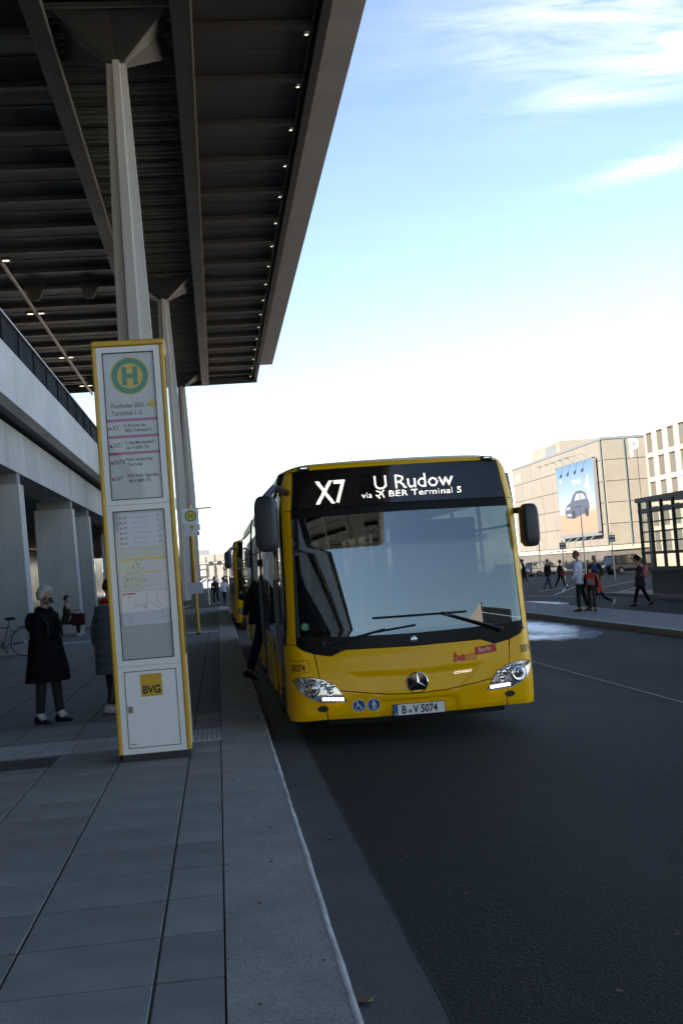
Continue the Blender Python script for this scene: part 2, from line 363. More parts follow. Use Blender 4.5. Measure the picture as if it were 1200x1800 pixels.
# ribbed guide strip
tm=None; x=-.085
while x>-6.3:
    for k in range(3):
        y=11.46+.298*k
        if -1.05<x<-.33 and False: continue
        if tm is None:
            t=MB(); t.cbox((0,0,-.03),(.29,.29,.06),.004)
            for q in range(6): t.cbox((-.12+q*.048,0,.003),(.024,.28,.009),.003)
            tm=t.build('ribbed_slab','tactile',pave); o=tm
        else: o=tm.copy(); col.objects.link(o)
        o.location=(x-.146,y+.149,.181+random.uniform(-.001,.001))
    x-=.296
b=MB(); b.bx(-5.5,-.1,33.6,34.3,.15,.186); b.build('guide_strip','tactile',pave)
b=MB()
pro=[(-.082,-.02),(-.082,.181),(.372,.181),(.372,-.02)]
b.bx(-.082,.372,-20,60,-.02,.181); b.build('kerb','kerb',kind='structure')
b=MB()
def wav(y): return .0022*math.sin(y*2.1)+.0016*math.sin(y*6.7+1)+.001*math.sin(y*15)
ny=420
def ke(u,v):
    y=2+ (58)*v; w=wav(y); P=[(.371,.1825),(.384+w*.6,.1815),(.402+w,.165),(.408,.02)]
    q=P[min(3,int(round(u*3)))]; return (q[0],y,q[1])
b.grid(ke,3,ny); b.build('kerb_edging','kerb_edge',kind='structure')
b=MB(); b.bx(.409,.77,-20,60,-.05,.004); b.bx(.768,.782,-20,60,-.05,.0015); b.build('gutter',['gutter'],kind='structure')
b=MB(); b.grid(lambda u,v:(.772+.014*u+.004*math.sin(v*300),2+58*v,.0065),1,200); b.build('gutter_seam','joint',kind='structure')
b=MB()
for (x,y,s,a) in [(.47,4.75,.05,.3),(.62,7.6,.03,1),(.95,8.1,.02,2),(1.02,7.0,.02,.4),(.5,8.9,.02,0),(.68,9.6,.02,1),(2.0,5.2,.02,.6),(1.2,6.1,.016,2),(.9,10.6,.02,1),(-.2,6.8,.014,.2),(1.5,4.6,.016,1),(2.3,4.7,.02,1.2),(.60,7.62,.02,2.6)]:
    pts=[]
    for k in range(7):
        t=k/7*6.283; rr=s*(1 if k%2 else .6); pts.append((x+math.cos(t+a)*rr*1.4,y+math.sin(t+a)*rr,(.19 if x<.3 else .012 if x<.77 else gz(x)+.01)+random.uniform(0,.012)))
    b.add(pts,[(0,1,2),(0,2,3),(0,3,4),(0,4,5),(0,5,6)])
rq=random.Random(21)
for k in range(70):
    x=rq.choice((rq.uniform(.42,1.3),rq.uniform(.5,4.5),rq.uniform(-.08,.36))); y=rq.uniform(4.3,13); s=rq.uniform(.004,.011); z=.1815 if x<.38 else (.006 if x<.77 else gz(x)+.002)
    b.add([(x-s,y-s,z),(x+s,y-s*.6,z),(x+s*.7,y+s,z),(x-s*.8,y+s*.7,z),(x,y,z+s*.9)],[(0,1,4),(1,2,4),(2,3,4),(3,0,4)])
b.build('fallen_leaves','leaf',kind='stuff')
# lane marking, islands, parking bays
def strip(mb,p,q,w,dz=.005):
    p=Vector((p[0],p[1],0)); q=Vector((q[0],q[1],0)); d=(q-p).normalized(); n=Vector((-d.y,d.x,0))*w/2
    mb.add([(c.x,c.y,gz(c.x)+dz) for c in (p-n,q-n,q+n,p+n)],[(0,1,2,3)])
b=MB(); strip(b,(5.34,6),(5.34,62),.05); b.build('lane_marking','worn_line',kind='structure')
b=MB()
for p,q in [((14.6,56.6),(16.4,46)),((17.4,56.9),(24.9,79.5)),((24.4,75),(28.5,66.5)),((17.19,60.6),(24,73)),((15.9,53.4),(21,66)),((21.2,61.8),(27.5,73)),((17.85,50.9),(23.5,61)),((22,88),(34,86)),((29,106.6),(36,113)),((22,93),(31,104)),((14.6,56.6),(12.5,70)),((14,64),(22,82))]:
    strip(b,p,q,.11)
b.build('parking_bay_marking','line',kind='structure')
b=MB()
for p,q in [((-2.4,66),(-1.9,76)),((-.1,62),(.1,68)),((1.2,66),(3.2,66.4)),((-6,84),(4,84.5)),((.2,72),(2.0,80)),((1,90),(6,90))]: strip(b,p,q,.16)
b.build('crossing_marking','line',kind='structure')
def island(x0,x1,y0,y1,name):
    t=MB(); h=.13
    t.add([(x0,y0,gz(x0)-.05),(x1,y0,gz(x1)-.05),(x1,y1,gz(x1)-.05),(x0,y1,gz(x0)-.05),(x0+.02,y0,gz(x0)+h),(x1-.02,y0,gz(x1)+h),(x1-.02,y1,gz(x1)+h),(x0+.02,y1,gz(x0)+h)],[(4,5,6,7),(0,1,5,4),(1,2,6,5),(2,3,7,6),(3,0,4,7)])
    t.build(name,'island_top' if False else 'slab_far',kind='structure')
    t=MB(); t.add([(x0-.02,y0,gz(x0)-.03),(x0+.16,y0,gz(x0)-.03),(x0+.16,y1,gz(x0)-.03),(x0-.02,y1,gz(x0)-.03),(x0,y0,gz(x0)+h+.006),(x0+.16,y0,gz(x0)+h+.004),(x0+.16,y1,gz(x0)+h+.004),(x0,y1,gz(x0)+h+.006)],[(4,5,6,7),(0,1,5,4),(3,0,4,7)])
    t.build(name.replace('island','island_kerb'),'kerb',kind='structure')
island(9.45,12.0,2,58,'bus_island'); island(17.0,23,20,49.5,'pavilion_island')
# glossy patches imitating a glow of reflected sun on the asphalt beside the island
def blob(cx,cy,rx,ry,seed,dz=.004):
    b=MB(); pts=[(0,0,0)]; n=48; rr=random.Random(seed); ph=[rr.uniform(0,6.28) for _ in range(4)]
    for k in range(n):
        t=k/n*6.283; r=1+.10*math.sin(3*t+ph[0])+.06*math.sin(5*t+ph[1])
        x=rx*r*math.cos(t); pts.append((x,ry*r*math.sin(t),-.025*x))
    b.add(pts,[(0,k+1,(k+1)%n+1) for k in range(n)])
    b.build('glare_patch','sun_glare',kind='structure',loc=(cx,cy,gz(cx)+dz))
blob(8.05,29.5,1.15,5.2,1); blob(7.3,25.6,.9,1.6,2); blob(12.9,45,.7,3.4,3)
# ------------------------------------------------------------------ canopy
Y0,Y1=-84,130.5
can=thing('canopy_roof','huge dark steel canopy with rows of crossbeams reaching over the bus stop','roof',(0,0,23))
def P(mb,name,m,parent=can,smooth=0,kind=None,label=None):
    # parts are given in world coordinates; parent sits unrotated
    o=mb.build(name,m,parent,smooth,kind=kind,label=label); o.matrix_parent_inverse=Matrix.Translation(-parent.location); return o
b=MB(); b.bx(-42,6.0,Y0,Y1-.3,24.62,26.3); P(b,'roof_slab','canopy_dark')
for nm,x0,x1 in (('longitudinal_beam',-.2,.5),('longitudinal_beam',-5.75,-5.05)):
    b=MB(); b.bx(x0,x1,Y0,Y1,23.7,24.6); b.bx(x0-.05,x1+.05,Y0,Y1,23.62,23.7)
    P(b,nm,'canopy_beam')
    b=MB(); b.bx(x1-.0,x1+.075,Y0+.01,Y1-.01,23.60,23.69); P(b,'beam_flange','beam_edge')
b=MB(); b.bx(5.72,6.1,Y0,Y1,23.95,25.5); P(b,'edge_beam','canopy_beam')
b=MB(); b.bx(5.45,5.55,Y0,Y1,24.2,24.55); P(b,'edge_pipe','canopy_beam')
b=MB(); b.bx(-42,6.1,Y1,Y1+.35,23.7,26.3); P(b,'end_beam','canopy_beam')
cbm=None; dlm=None; spm=None; spl=None
ks=range(-25,17)
for k in ks:
    y=46+5.1*k
    if y>Y1-1: continue
    def cp(o,m,yy):
        if o is None:
            return None
        c=o.copy(); col.objects.link(c); c.location=(o.location.x,yy,o.location.z); return c
    if k<-14 : 
        pass
    if cbm is None:
        t=MB(); t.bx(.5,5.45,-.13,.13,.02,.62); t.bx(.55,5.45,-.22,.22,-.03,.02)
        cbm=t.build('crossbeam','canopy_beam',can); cbm.location=(0,y,24.22-23)
        t=MB(); t.bx(-42,-5.75,-.13,.13,.02,.62); t.bx(-42,-5.75,-.22,.22,-.03,.02)
        cbl=t.build('inner_crossbeam','canopy_beam',can); cbl.location=(0,y,24.22-23)
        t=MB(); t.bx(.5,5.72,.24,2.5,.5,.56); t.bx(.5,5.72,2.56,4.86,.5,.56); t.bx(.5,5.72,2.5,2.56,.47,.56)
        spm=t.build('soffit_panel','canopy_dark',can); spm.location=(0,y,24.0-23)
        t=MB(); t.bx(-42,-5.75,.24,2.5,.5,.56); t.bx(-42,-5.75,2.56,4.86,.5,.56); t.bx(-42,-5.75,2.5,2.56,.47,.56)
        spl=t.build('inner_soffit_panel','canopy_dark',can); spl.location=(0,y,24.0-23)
        t=MB(); t.lathe([(.13,.10),(.13,0),(.10,0)],n=12); dlm=t.build('downlight','steel',can); dlm.location=(5.25,y-.1,23.86-23)
        t=MB(); t.lathe([(0,.012),(.068,.01)],n=12); q=t.build('lamp_lens','bulb',dlm); q.location=(0,0,-.012)
    else:
        for o in (cbm,cbl,spm,spl): cp(o,None,y)
        c=dlm.copy(); col.objects.link(c); c.location=(5.25,y-.1,23.86-23)
        q=dlm.children[0].copy(); col.objects.link(q); q.parent=c
# louvre slats in the middle bay
lv=None; y=38.
while y<Y1-1:
    if lv is None:
        t=MB(); t.bx(-5.03,-.22,-.13,.13,0,.05,); t.bx(-5.03,-.22,.13,.16,-.08,.05); lv=t.build('louvre_slat','louvre',can); lv.location=(0,y,24.15-23); o=lv
    else:
        o=lv.copy(); col.objects.link(o); o.location=(0,y,24.15-23+(0 if int(y*2)%5 else .1))
    y+=.62
# outer fascia: light metal panels
fp=None; y=Y0
while y<Y1:
    if fp is None:
        t=MB(); t.bx(6.0,8.02,.01,2.49,25.72-23,25.78-23); t.bx(7.98,8.02,.01,2.49,25.78-23,26.6-23); fp=t.build('fascia_panel','fascia',can); fp.location=(0,y,0); o=fp
    else:
        o=fp.copy(); col.objects.link(o); o.location=(0,y,random.uniform(-.004,.004))
    y+=2.5
# light rail with twin lamps under the inner bay
b=MB(); b.tube([(-12.6,Y0,23.4),(-12.6,Y1,23.4)],.13,8); P(b,'lamp_rail','beam_edge')
tl=None
for y in (52,61.5,75,90,108,124):
    if tl is None:
        t=MB(); t.bx(-.75,.75,-.35,.35,.0,.16); t.bx(-.70,-.25,-.40,-.36,0,.1); tl=t.build('twin_lamp','black_plastic',can); tl.location=(-12.6,y,.28); o=tl
        t=MB(); t.bx(-.62,-.22,-.22,.05,-.01,0); t.bx(.22,.62,-.22,.05,-.01,0); q=t.build('lamp_lens','bulb',tl); q.location=(0,0,-.004)
    else:
        o=tl.copy(); col.objects.link(o); o.location=(-12.6,y,.28); q=tl.children[0].copy(); col.objects.link(q); q.parent=o
# bracing frames with pale panels on each column line
for y in (46,86,126):
    t=MB()
    for xx in (-20,-16,-12,-8): t.prism([(xx-.8,24.5),(xx+.8,24.5),(xx+.25,23.3),(xx-.25,23.3)],lambda x,z:(x,y-.1,z),lambda x,z:(x,y+.1,z))
    t.bx(-24,-5.8,y-.2,y+.2,24.1,24.3); P(t,'truss_frame','canopy_beam')
    t=MB(); t.bx(-24,-5.8,y+.6,y+1.9,24.40,24.42); P(t,'pale_soffit_strip','louvre')
# columns
def column(x,y,label):
    r=thing('canopy_column',label,'column',(x,y,.15),group='grey columns carrying the canopy')
    H=[(0,1.05),(3.2,1.24),(8.,1.36),(11.5,1.34),(17,1.12),(23.1,.78)]
    for ang in (0,math.pi/2):
        for sg in (-1,1):
            t=MB(); q=Matrix.Rotation(ang,3,'Z'); vs=[]
            for z,w in H:
                c=.20*w
                for (a,bb) in ((sg*.0,-c),(sg*w/2,-c*.8),(sg*w/2,c*.8),(sg*.0,c)): vs.append(q@Vector((a+sg*c*.98,bb,z)) if abs(a)<1e-6 else q@Vector((a,bb,z)))
            fs=[]
            for i in range(len(H)-1):
                for k in range(4): fs.append((i*4+k,i*4+(k+1)%4,i*4+4+(k+1)%4,i*4+4+k))
            fs+= [(3,2,1,0),tuple(len(vs)-4+k for k in range(4))]
            t.add(vs,fs).build('column_arm','column',r)
    t=MB(); vs=[]
    for z,w in H:
        c=.195*w; vs+=[(-c,-c,z),(c,-c,z),(c,c,z),(-c,c,z)]
    t.add(vs,[(i*4+k,i*4+(k+1)%4,i*4+4+(k+1)%4,i*4+4+k) for i in range(len(H)-1) for k in range(4)]).build('column_core','column',r)
    t=MB(); a=.34; z0=22.7; z1=24.1; L=2.45
    for (u,w) in ((1,0),(0,1),(-1,0),(0,-1)):
        pass
    for k in range(4):
        q=Matrix.Rotation(k*math.pi/2,3,'Z')
        vs=[q@Vector(p) for p in ((-.05,-.05,z0),( L,-.28,z1-.15),(L,.28,z1-.15),(L,-.28,z1),(L,.28,z1),(-.28,-.28,z1),(.0,.34,z0+.15),(.0,-.34,z0+.15))]
        q45=Matrix.Rotation(k*math.pi/2+math.pi/4,3,'Z')
    vs=[(-a,-a,z0),(a,-a,z0),(a,a,z0),(-a,a,z0),(-L,-L,z1),(L,-L,z1),(L,L,z1),(-L,L,z1)]
    t.add(vs,[(0,1,2,3),(4,5,6,7)]); 
    # folded capital: valleys on the axes, ridges on the diagonals
    for k in range(4):
        q=Matrix.Rotation(k*math.pi/2,3,'Z')
        p0=q@Vector((0,-a,z0)); p1=q@Vector((a,-a,z0)); p2=q@Vector((L,-L,z1)); p3=q@Vector((0,-L*.86,z1)); p4=q@Vector((-a,-a,z0)); p5=q@Vector((-L,-L,z1))
        t.add([p0,p1,p2,p3],[(0,1,2,3)]); t.add([p0,p3,p5,p4],[(0,1,2,3)])
    t.build('capital','canopy_beam',r)
    return r
column(-2.6,46,'nearest grey cruciform column, standing behind the tall yellow framed stop pillar')
column(-2.6,86,'second grey cruciform column, in the middle of the row under the canopy')
column(-2.5,126,'farthest grey cruciform column, at the far end of the canopy')
# ------------------------------------------------------------------ elevated driveway
dk=thing('elevated_road','raised concrete driveway with pale parapet and dark railing on the left','bridge',(-10,60,6))
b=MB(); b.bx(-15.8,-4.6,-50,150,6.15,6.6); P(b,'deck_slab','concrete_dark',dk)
b=MB()
for k in range(28):
    y=-50+7*k
    t=MB(); t.prism([(-4.62,6.08),(-4.35,6.12),(-4.35,7.36),(-4.62,7.36)],lambda x,z:(x,y+.01,z),lambda x,z:(x,y+6.99,z)); P(t,'parapet_panel','deck_parapet',dk)
b=MB(); b.bx(-4.50,-4.46,-55,150,7.38,8.12); P(b,'railing_panel','rail_dark',dk)
b=MB(); b.bx(-4.54,-4.40,-55,150,8.12,8.17); P(b,'handrail','beam_edge',dk)
rp=None
for k in range(60):
    y=10+2.3*k
    if rp is None: rp=MB().bx(-4.455,-4.43,-.025,.025,7.36-6,8.12-6).build('railing_post','rail_dark',dk); rp.location=(10,y-60,0)
    else: o=rp.copy(); col.objects.link(o); o.location=(10,y-60,0)
for k in range(9):
    y=-40+21*k
    t=MB(); t.bx(-5.95,-4.95,y+.015,y+20.985,4.87,6.0); P(t,'edge_girder','concrete',dk)
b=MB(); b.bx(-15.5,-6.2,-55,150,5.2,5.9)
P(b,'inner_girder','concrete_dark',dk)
def pier(y,w,label):
    r=thing('bridge_pier',label,'pillar',(-5.6,y,.15),group='concrete piers under the raised driveway')
    t=MB(); h=4.42; hw=w/2; t.add([(-hw,0,0),(hw+.08,0,0),(hw+.08,.75,0),(-hw,.75,0),(-hw,0,h),(hw,0,h),(hw,.75,h),(-hw,.75,h)],[(0,1,5,4),(1,2,6,5),(2,3,7,6),(3,0,4,7),(4,5,6,7)]); t.build('shaft','concrete',r)
    t=MB(); t.bx(-hw*.9,hw*.92,.12,.62,h+.003,h+.30); t.build('bearing','concrete_dark',r)
pier(30.0,1.35,'nearest concrete pier, behind the parked bicycle'); pier(41,1.3,'wide concrete pier right behind the waiting grey haired woman'); pier(46.2,1.3,'concrete pier close behind the wide one beside the grey puffer jacket'); pier(64,1.3,'most distant concrete pier in the gap beside the stop pillar'); 
for yy in (20,8,85,106):
    pass
# terminal behind the driveway
tb=thing('terminal_building','dark glazed terminal wall in the gloom below the raised driveway','building',(-20,40,0))
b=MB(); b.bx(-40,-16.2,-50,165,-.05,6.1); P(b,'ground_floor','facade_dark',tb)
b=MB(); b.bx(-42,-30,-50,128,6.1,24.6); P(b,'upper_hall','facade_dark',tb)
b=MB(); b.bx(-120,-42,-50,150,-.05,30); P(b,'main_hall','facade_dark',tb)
fm=None
for k in range(45):
    y=-20+4*k
    if fm is None: fm=MB().bx(-16.2,-16.08,.04,3.96,.2,5.6).build('glass_panel','facade_dark',tb); fm.location=(20,y-40,0); o=fm
    else: o=fm.copy(); col.objects.link(o); o.location=(20,y-40,0)
for y in (97,98.4,150,152,): 
    for z in (1.2,2.6,4.0): t=MB(); t.bx(-16.05,-15.98,y,y+.9,z-.55,z+.45); P(t,'lit_window','lit_window',tb)
# ------------------------------------------------------------------ multi-storey car park
cp_=thing('car_park','beige mesh clad multi storey car park behind the parked cars','building',(50,141,-1.3))
b=MB(); b.bx(50.15,110,141.55,186,-1.6,15.4); P(b,'core','concrete_dark',cp_)
b=MB(); b.bx(49.95,110,141.3,186.2,15.42,15.75); P(b,'roof_edge','roof_edge',cp_)
b=MB(); b.bx(50.05,110,141.45,186,-1.6,1.15); P(b,'base_wall','base_dark',cp_)
b=MB(); b.bx(49.9,50.04,141.2,186,1.16,1.75); b.bx(50.04,75,141.2,141.4,1.16,1.75); P(b,'plinth_rail','cream_wall',cp_)
zr=[1.8,4.55,7.3,10.05,12.8,15.4]
pw=5.2
for i in range(8):
    for j in range(5):
        t=MB(); y0=141.6+i*5.5; t.bx(49.98,50.1,y0+.08,y0+5.42,zr[j]+.04,zr[j+1]-.04); P(t,'mesh_panel','mesh_panel',cp_)
for i in range(5):
    for j in range(5):
        t=MB(); x0=50.16+i*4.6; t.bx(x0+.05,x0+4.55,141.38,141.5,zr[j]+.04,zr[j+1]-.04); P(t,'mesh_panel','mesh_panel_grey',cp_)
b=MB(); b.bx(52.95,53.09,141.2,141.37,1.5,15.4); P(b,'downpipe','steel_line',cp_)
b=MB(); b.bx(49.86,49.97,141.4,141.55,1.5,15.4); P(b,'corner_trim','steel_line',cp_)
t=MB(); put_text(t,'P',3.3,lambda x,y:(53.65+x*.8,141.33,13.0+y),offset=.09); P(t,'lettering','print_white',cp_)
t=MB(); put_text(t,'P4',1.8,lambda x,y:(49.93,183.4-x*1.6,13.2+y),offset=.03); P(t,'faded_lettering','poster_white',cp_)
b=MB(); b.bx(52,58,165,180,15.75,18.0); P(b,'stair_head','mesh_panel_grey',cp_)
b=MB(); b.bx(51.9,51.99,167,172,16.1,17.6); P(b,'stair_head_louvre','roof_edge',cp_)
# billboard
bb=thing('billboard','tall billboard with a dark car on desert sand hung on the beige car park','billboard',(49.5,151,8))
MS=lambda o:setattr(o,'matrix_parent_inverse',Matrix.Translation(-bb.location))
ya,yb,za,zb=143.2,159.0,3.7,13.3
def mb_pict():
    m=bpy.data.materials.new('poster_sky'); m.use_nodes=True; t=m.node_tree; bs=t.nodes['Principled BSDF']; tcn=t.nodes.new('ShaderNodeTexCoord'); s=t.nodes.new('ShaderNodeSeparateXYZ'); t.links.new(tcn.outputs['Object'],s.inputs[0])
    mr=t.nodes.new('ShaderNodeMapRange'); mr.inputs[1].default_value=za; mr.inputs[2].default_value=zb; t.links.new(s.outputs[2],mr.inputs[0])
    r=t.nodes.new('ShaderNodeValToRGB'); e=r.color_ramp.elements; e[0].position=0; e[0].color=(.20,.117,.088,1); e[1].position=1; e[1].color=(.04,.095,.185,1)
    for p,c in ((.28,(.20,.125,.096,1)),(.33,(.18,.185,.20,1)),(.6,(.105,.155,.215,1))): q=e.new(p); q.color=c
    t.links.new(mr.outputs[0],r.inputs[0]); t.links.new(r.outputs[0],bs.inputs['Base Color']); bs.inputs['Roughness'].default_value=.5; M['poster_sky']=m
mat('poster_car',(.028,.035,.065),.5)
mb_pict()
b=MB(); b.bx(49.3,49.45,ya,yb,za,zb); MS(b.build('poster','poster_sky',bb))
b=MB(); b.bx(49.28,49.7,ya-.25,ya,za-.2,zb+.1); b.bx(49.28,49.7,yb,yb+.2,za-.2,zb+.1); b.bx(49.2,49.7,ya-.25,yb+.2,za-.5,za-.01); b.bx(49.28,49.7,ya-.25,yb+.2,zb,zb+.12); MS(b.build('poster_frame','roof_edge',bb))
carp=[(.20,.245),(.17,.30),(.18,.375),(.24,.43),(.34,.455),(.43,.56),(.52,.605),(.66,.60),(.76,.555),(.80,.47),(.83,.43),(.84,.34),(.78,.285),(.60,.26),(.40,.22)]
FB=lambda d:(lambda u,v:(49.29-d,yb-(yb-ya)*u,za+(zb-za)*v))
t=MB(); t.prism(carp,FB(.0),FB(.012)); MS(t.build('printed_car','poster_car',bb))
for poly in ([(.45,.475),(.52,.565),(.60,.565),(.60,.475)],[(.625,.475),(.625,.565),(.70,.55),(.765,.475)],[(.20,.36),(.24,.395),(.33,.40),(.30,.36)],[(.22,.27),(.22,.30),(.36,.29),(.36,.26)]):
    t=MB(); t.prism(poly,FB(.012),FB(.02)); MS(t.build('printed_window','poster_tone',bb))
for cx in (.40,.76):
    t=MB(); t.prism([(cx+.052*math.cos(a*.5236),.285+.062*math.sin(a*.5236)) for a in range(12)],FB(.012),FB(.022)); MS(t.build('printed_tyre','print_black',bb))
for word,sz,y_,sx_,z_ in (('A.',1.0,1.2,1.3,11.0),('THE',1.0,6.6,2.2,10.4),('4',3.6,11.8,1.3,8.9)):
    t=MB(); put_text(t,word,sz,lambda x,y:(49.28,yb-y_-x*sx_,z_+y)); MS(t.build('lettering','poster_white',bb))
al=None
for k in range(5):
    yy=ya+1.6+k*3.2
    t=MB(); t.tube([(49.4,yy,zb+.05),(48.6,yy+.3,zb+.9),(46.9,yy+.7,zb+.5)],.06,6); t.box((46.7,yy+.72,zb+.42),(.5,.9,.14)); MS(t.build('lamp_arm','steel_line',bb))
    t=MB(); t.tube([(49.4,yy,za-.4),(47.6,yy+.9,za-2.2)],.05,6); t.box((47.5,yy+.95,za-2.25),(.4,.7,.14)); MS(t.build('lamp_arm','steel_line',bb))
# ------------------------------------------------------------------ office building
of=thing('office_building','cream office block with rows of tall narrow windows at the right edge','building',(52,110,-1.4))
b=MB(); b.bx(52.55,72,62,131.4,-1.5,15.3); P(b,'core','win_frame',of)
rows_=[14.77-2.92*i for i in range(5)]
for i,zt in enumerate(rows_+[14.77-2.92*5]):
    top=15.65 if i==0 else rows_[i-1]-2.4
    t=MB(); t.bx(52,52.54,62,131.6,zt,top); P(t,'spandrel','cream_wall',of)
b=MB(); b.bx(52,52.54,62,131.6,-1.5,14.77-2.92*5-.001); P(b,'base_wall','cream_wall',of)
b=MB(); b.bx(52.55,72,131.4,131.6,-1.5,15.65); P(b,'end_wall','cream_wall',of)
wm_=None; pm=None
ypos=[131.25-3.2*i for i in range(21)]
for zt in rows_:
    t=MB(); t.bx(52.003,52.54,131.25,131.597,zt-2.4,zt); P(t,'window_pier','cream_wall',of)
    for y in ypos:
        t=MB(); t.bx(52.003,52.54,y-3.2,y-1.98,zt-2.4,zt); P(t,'window_pier','cream_wall',of)
for zt in rows_:
    for y in ypos:
        if y<66: continue
        if wm_ is None:
            t=MB(); 
            for (a,c) in ((0,.09),(.61,.69),(1.27,.1+1.27),(1.88,1.97)): t.bx(.12,.40,-c,-a,-2.38,-.01)
            t.bx(.14,.38,-1.97,0,-2.39,-2.30); t.bx(.14,.38,-1.97,0,-.10,-.01)
            wm_=t.build('window','win_frame',of); o=wm_; o.location=(0,y-110,zt+1.4)
            t=MB(); t.bx(.26,.28,-1.9,-.05,-2.3,-.1); pm=t.build('pane','win_pane',wm_)
        else:
            o=wm_.copy(); col.objects.link(o); o.location=(0,y-110,zt+1.4); q=pm.copy(); col.objects.link(q); q.parent=o
o2=thing('office_building','cream office block behind the viewpoint, mirrored low in the bus windscreen','building',(44,-100,-1.1))
b=MB(); b.bx(44.6,60,-139.6,-65,-1.2,11.8); P(b,'core','win_frame',o2)
for z0,z1 in ((-1.2,1.0),(3.2,4.4),(6.6,7.8),(10.0,12.2)): b=MB(); b.bx(44,44.59,-140,-64.6,z0,z1); b.bx(44.59,60,-140,-139.61,z0,z1); P(b,'spandrel','cream_wall',o2)
for k in range(15):
    b=MB(); b.bx(44.01,44.58,-139.9+5*k,-138.2+5*k,-1.1,12.1); P(b,'pier','cream_wall',o2)
# ------------------------------------------------------------------ glass stair pavilion
pv=thing('glass_pavilion','dark steel and glass pavilion on a concrete plinth at the right edge','kiosk',(17.6,40,-.43))
PX=17.6; zt=3.55
b=MB(); b.bx(PX+.12,22,30,45.4,-.4,.62); P(b,'plinth','concrete_dark',pv)
b=MB(); b.bx(PX-.05,22.2,29.6,46.1,zt-.08,zt+.10); P(b,'roof','pav_frame',pv)
b=MB(); b.bx(PX,PX+.12,30,46,.62,.80); b.bx(PX,PX+.12,30,46,1.30,1.42); b.bx(PX,PX+.12,30,46,zt-.5,zt-.36); P(b,'main_rail','pav_frame',pv)
for k in range(14):
    y=45.9-1.17*k; t=MB(); t.bx(PX-.02,PX+.10,y-.09,y,.8,zt-.08); P(t,'mullion','pav_frame',pv)
    y=45.9-1.17*k
    for j in range(4):
        z=1.42+.40*(j+1); t=MB(); t.bx(PX+.015,PX+.08,y-1.165,y-.095,z-.03,z+.03); P(t,'glazing_bar','pav_frame',pv)
    for (z0,z1) in ((.81,1.29),(1.43,zt-.51),(zt-.35,zt-.09)):
        t=MB(); t.bx(PX+.04,PX+.05,y-1.16,y-.10,z0,z1); P(t,'pane','pav_glass',pv)
b=MB()
for k in range(9): b.bx(21.7,21.84,30.5+k*1.9,30.8+k*1.9,.62,zt-.1)
for z in (1.5,2.2,2.9): b.bx(21.7,21.84,30,46,z,z+.08)
P(b,'rear_frame','pav_frame',pv)
b=MB(); b.bx(PX+.4,PX+.55,45.9,46.02,.62,zt); b.bx(21.8,22,45.9,46.02,.62,zt); P(b,'corner_post','beam_edge',pv)
b=MB(); b.bx(PX+.12,21.8,45.93,45.95,.63,zt-.1); P(b,'end_pane','pav_glass',pv)
# ------------------------------------------------------------------ distant bridge, posts, lamps, signs
br=thing('flyover','distant concrete flyover with dark railing panels crossing beyond the stop','bridge',(-5,250,0))
b=MB(); b.bx(-90,60,248,258,4.95,6.55); P(b,'deck','concrete_far',br)
b=MB(); b.bx(-90,-1.4,247.9,248.05,6.57,7.6); P(b,'railing_panel','roof_edge',br)
b=MB(); b.bx(-90,60,248.1,248.3,7.62,7.75); P(b,'handrail','beam_edge',br)
for x in (-14.5,-8.5,-1.8,.0,6,16,28):
    t=MB(); t.bx(x,x+1.1,249,251,-.5,4.93); P(t,'pier','concrete_far',br)
t=MB(); t.bx(-90,60,257,258,-.3,1.0); P(t,'barrier','concrete_far',br)
t=MB()
for k in range(12): t.bx(-6+.01,8,252.0,252.1,.9+k*.33,.98+k*.33)
P(t,'louvre_screen','rail_dark',br)
bl=thing('distant_block','dark low building with bright gaps seen under the flyover','building',(0,300,0))
rr=random.Random(11); x=-58
while x<40:
    w_=rr.uniform(1.2,3.2); b=MB(); b.bx(x,x+w_,300,312,-.2,4.9); P(b,'wall','base_dark',bl); x+=w_+rr.choice((.05,.9,1.6))
for z in (1.6,3.4): b=MB(); b.bx(-58,40,299.6,299.98,z,z+.45); P(b,'floor_band','base_dark',bl)
b=MB(); b.bx(-58,40,300,312,4.92,5.2); P(b,'roof','roof_edge',bl)
g0=bpy.data.objects.new('grass_verge',None); bpy.data.objects.remove(g0)
def pole(x,y,h,label,r=.04,lamp=0,name='steel_post',cat='post',group=None,m='steel'):
    p=thing(name,label,cat,(x,y,gz(x)),group=group)
    MB().tube([(0,0,0),(0,0,h)],[r*1.2,r*.8],8).build('pole',m,p,40)
    if lamp: 
        t=MB(); t.tube([(0,0,h-.05),(lamp*.6,0,h),(lamp,0,h)],r*.7,6); t.build('arm',m,p,40)
        t=MB(); t.cbox((lamp*1.1,0,h-.02),(abs(lamp)*.5+.2,.3,.12),.03); t.build('lamp_head','steel',p)
    return p
pole(-.66,72,3.05,'left one of two thin bare posts in front of the flyover',.045); pole(-.10,76,3.2,'right one of two thin bare posts in front of the flyover',.045)
pole(3.6,230,14.2,'tall distant street lamp with arm to the left above the flyover',.09,-1.4,'street_lamp','street lamp'); pole(2.1,230,13.2,'plain distant mast left of the tall street lamp',.08,0,'mast','mast')
p=thing('lattice_mast','tall antenna mast with crossarms on the skyline beside the bus roof','mast',(10.2,260,0))
t=MB(); t.tube([(0,0,0),(0,0,27)],[.14,.05],6)
for z in (22.,23.4,24.8): t.tube([(-1.6,0,z),(1.6,0,z)],.07,5)
t.build('pole','steel',p)
pole(36.9,128,7.4,'thin street lamp left of the billboard on the beige facade',.07,-1.0,'street_lamp','street lamp'); pole(36.9,112,6.9,'thin street lamp in front of the billboard',.07,-.5,'street_lamp','street lamp')
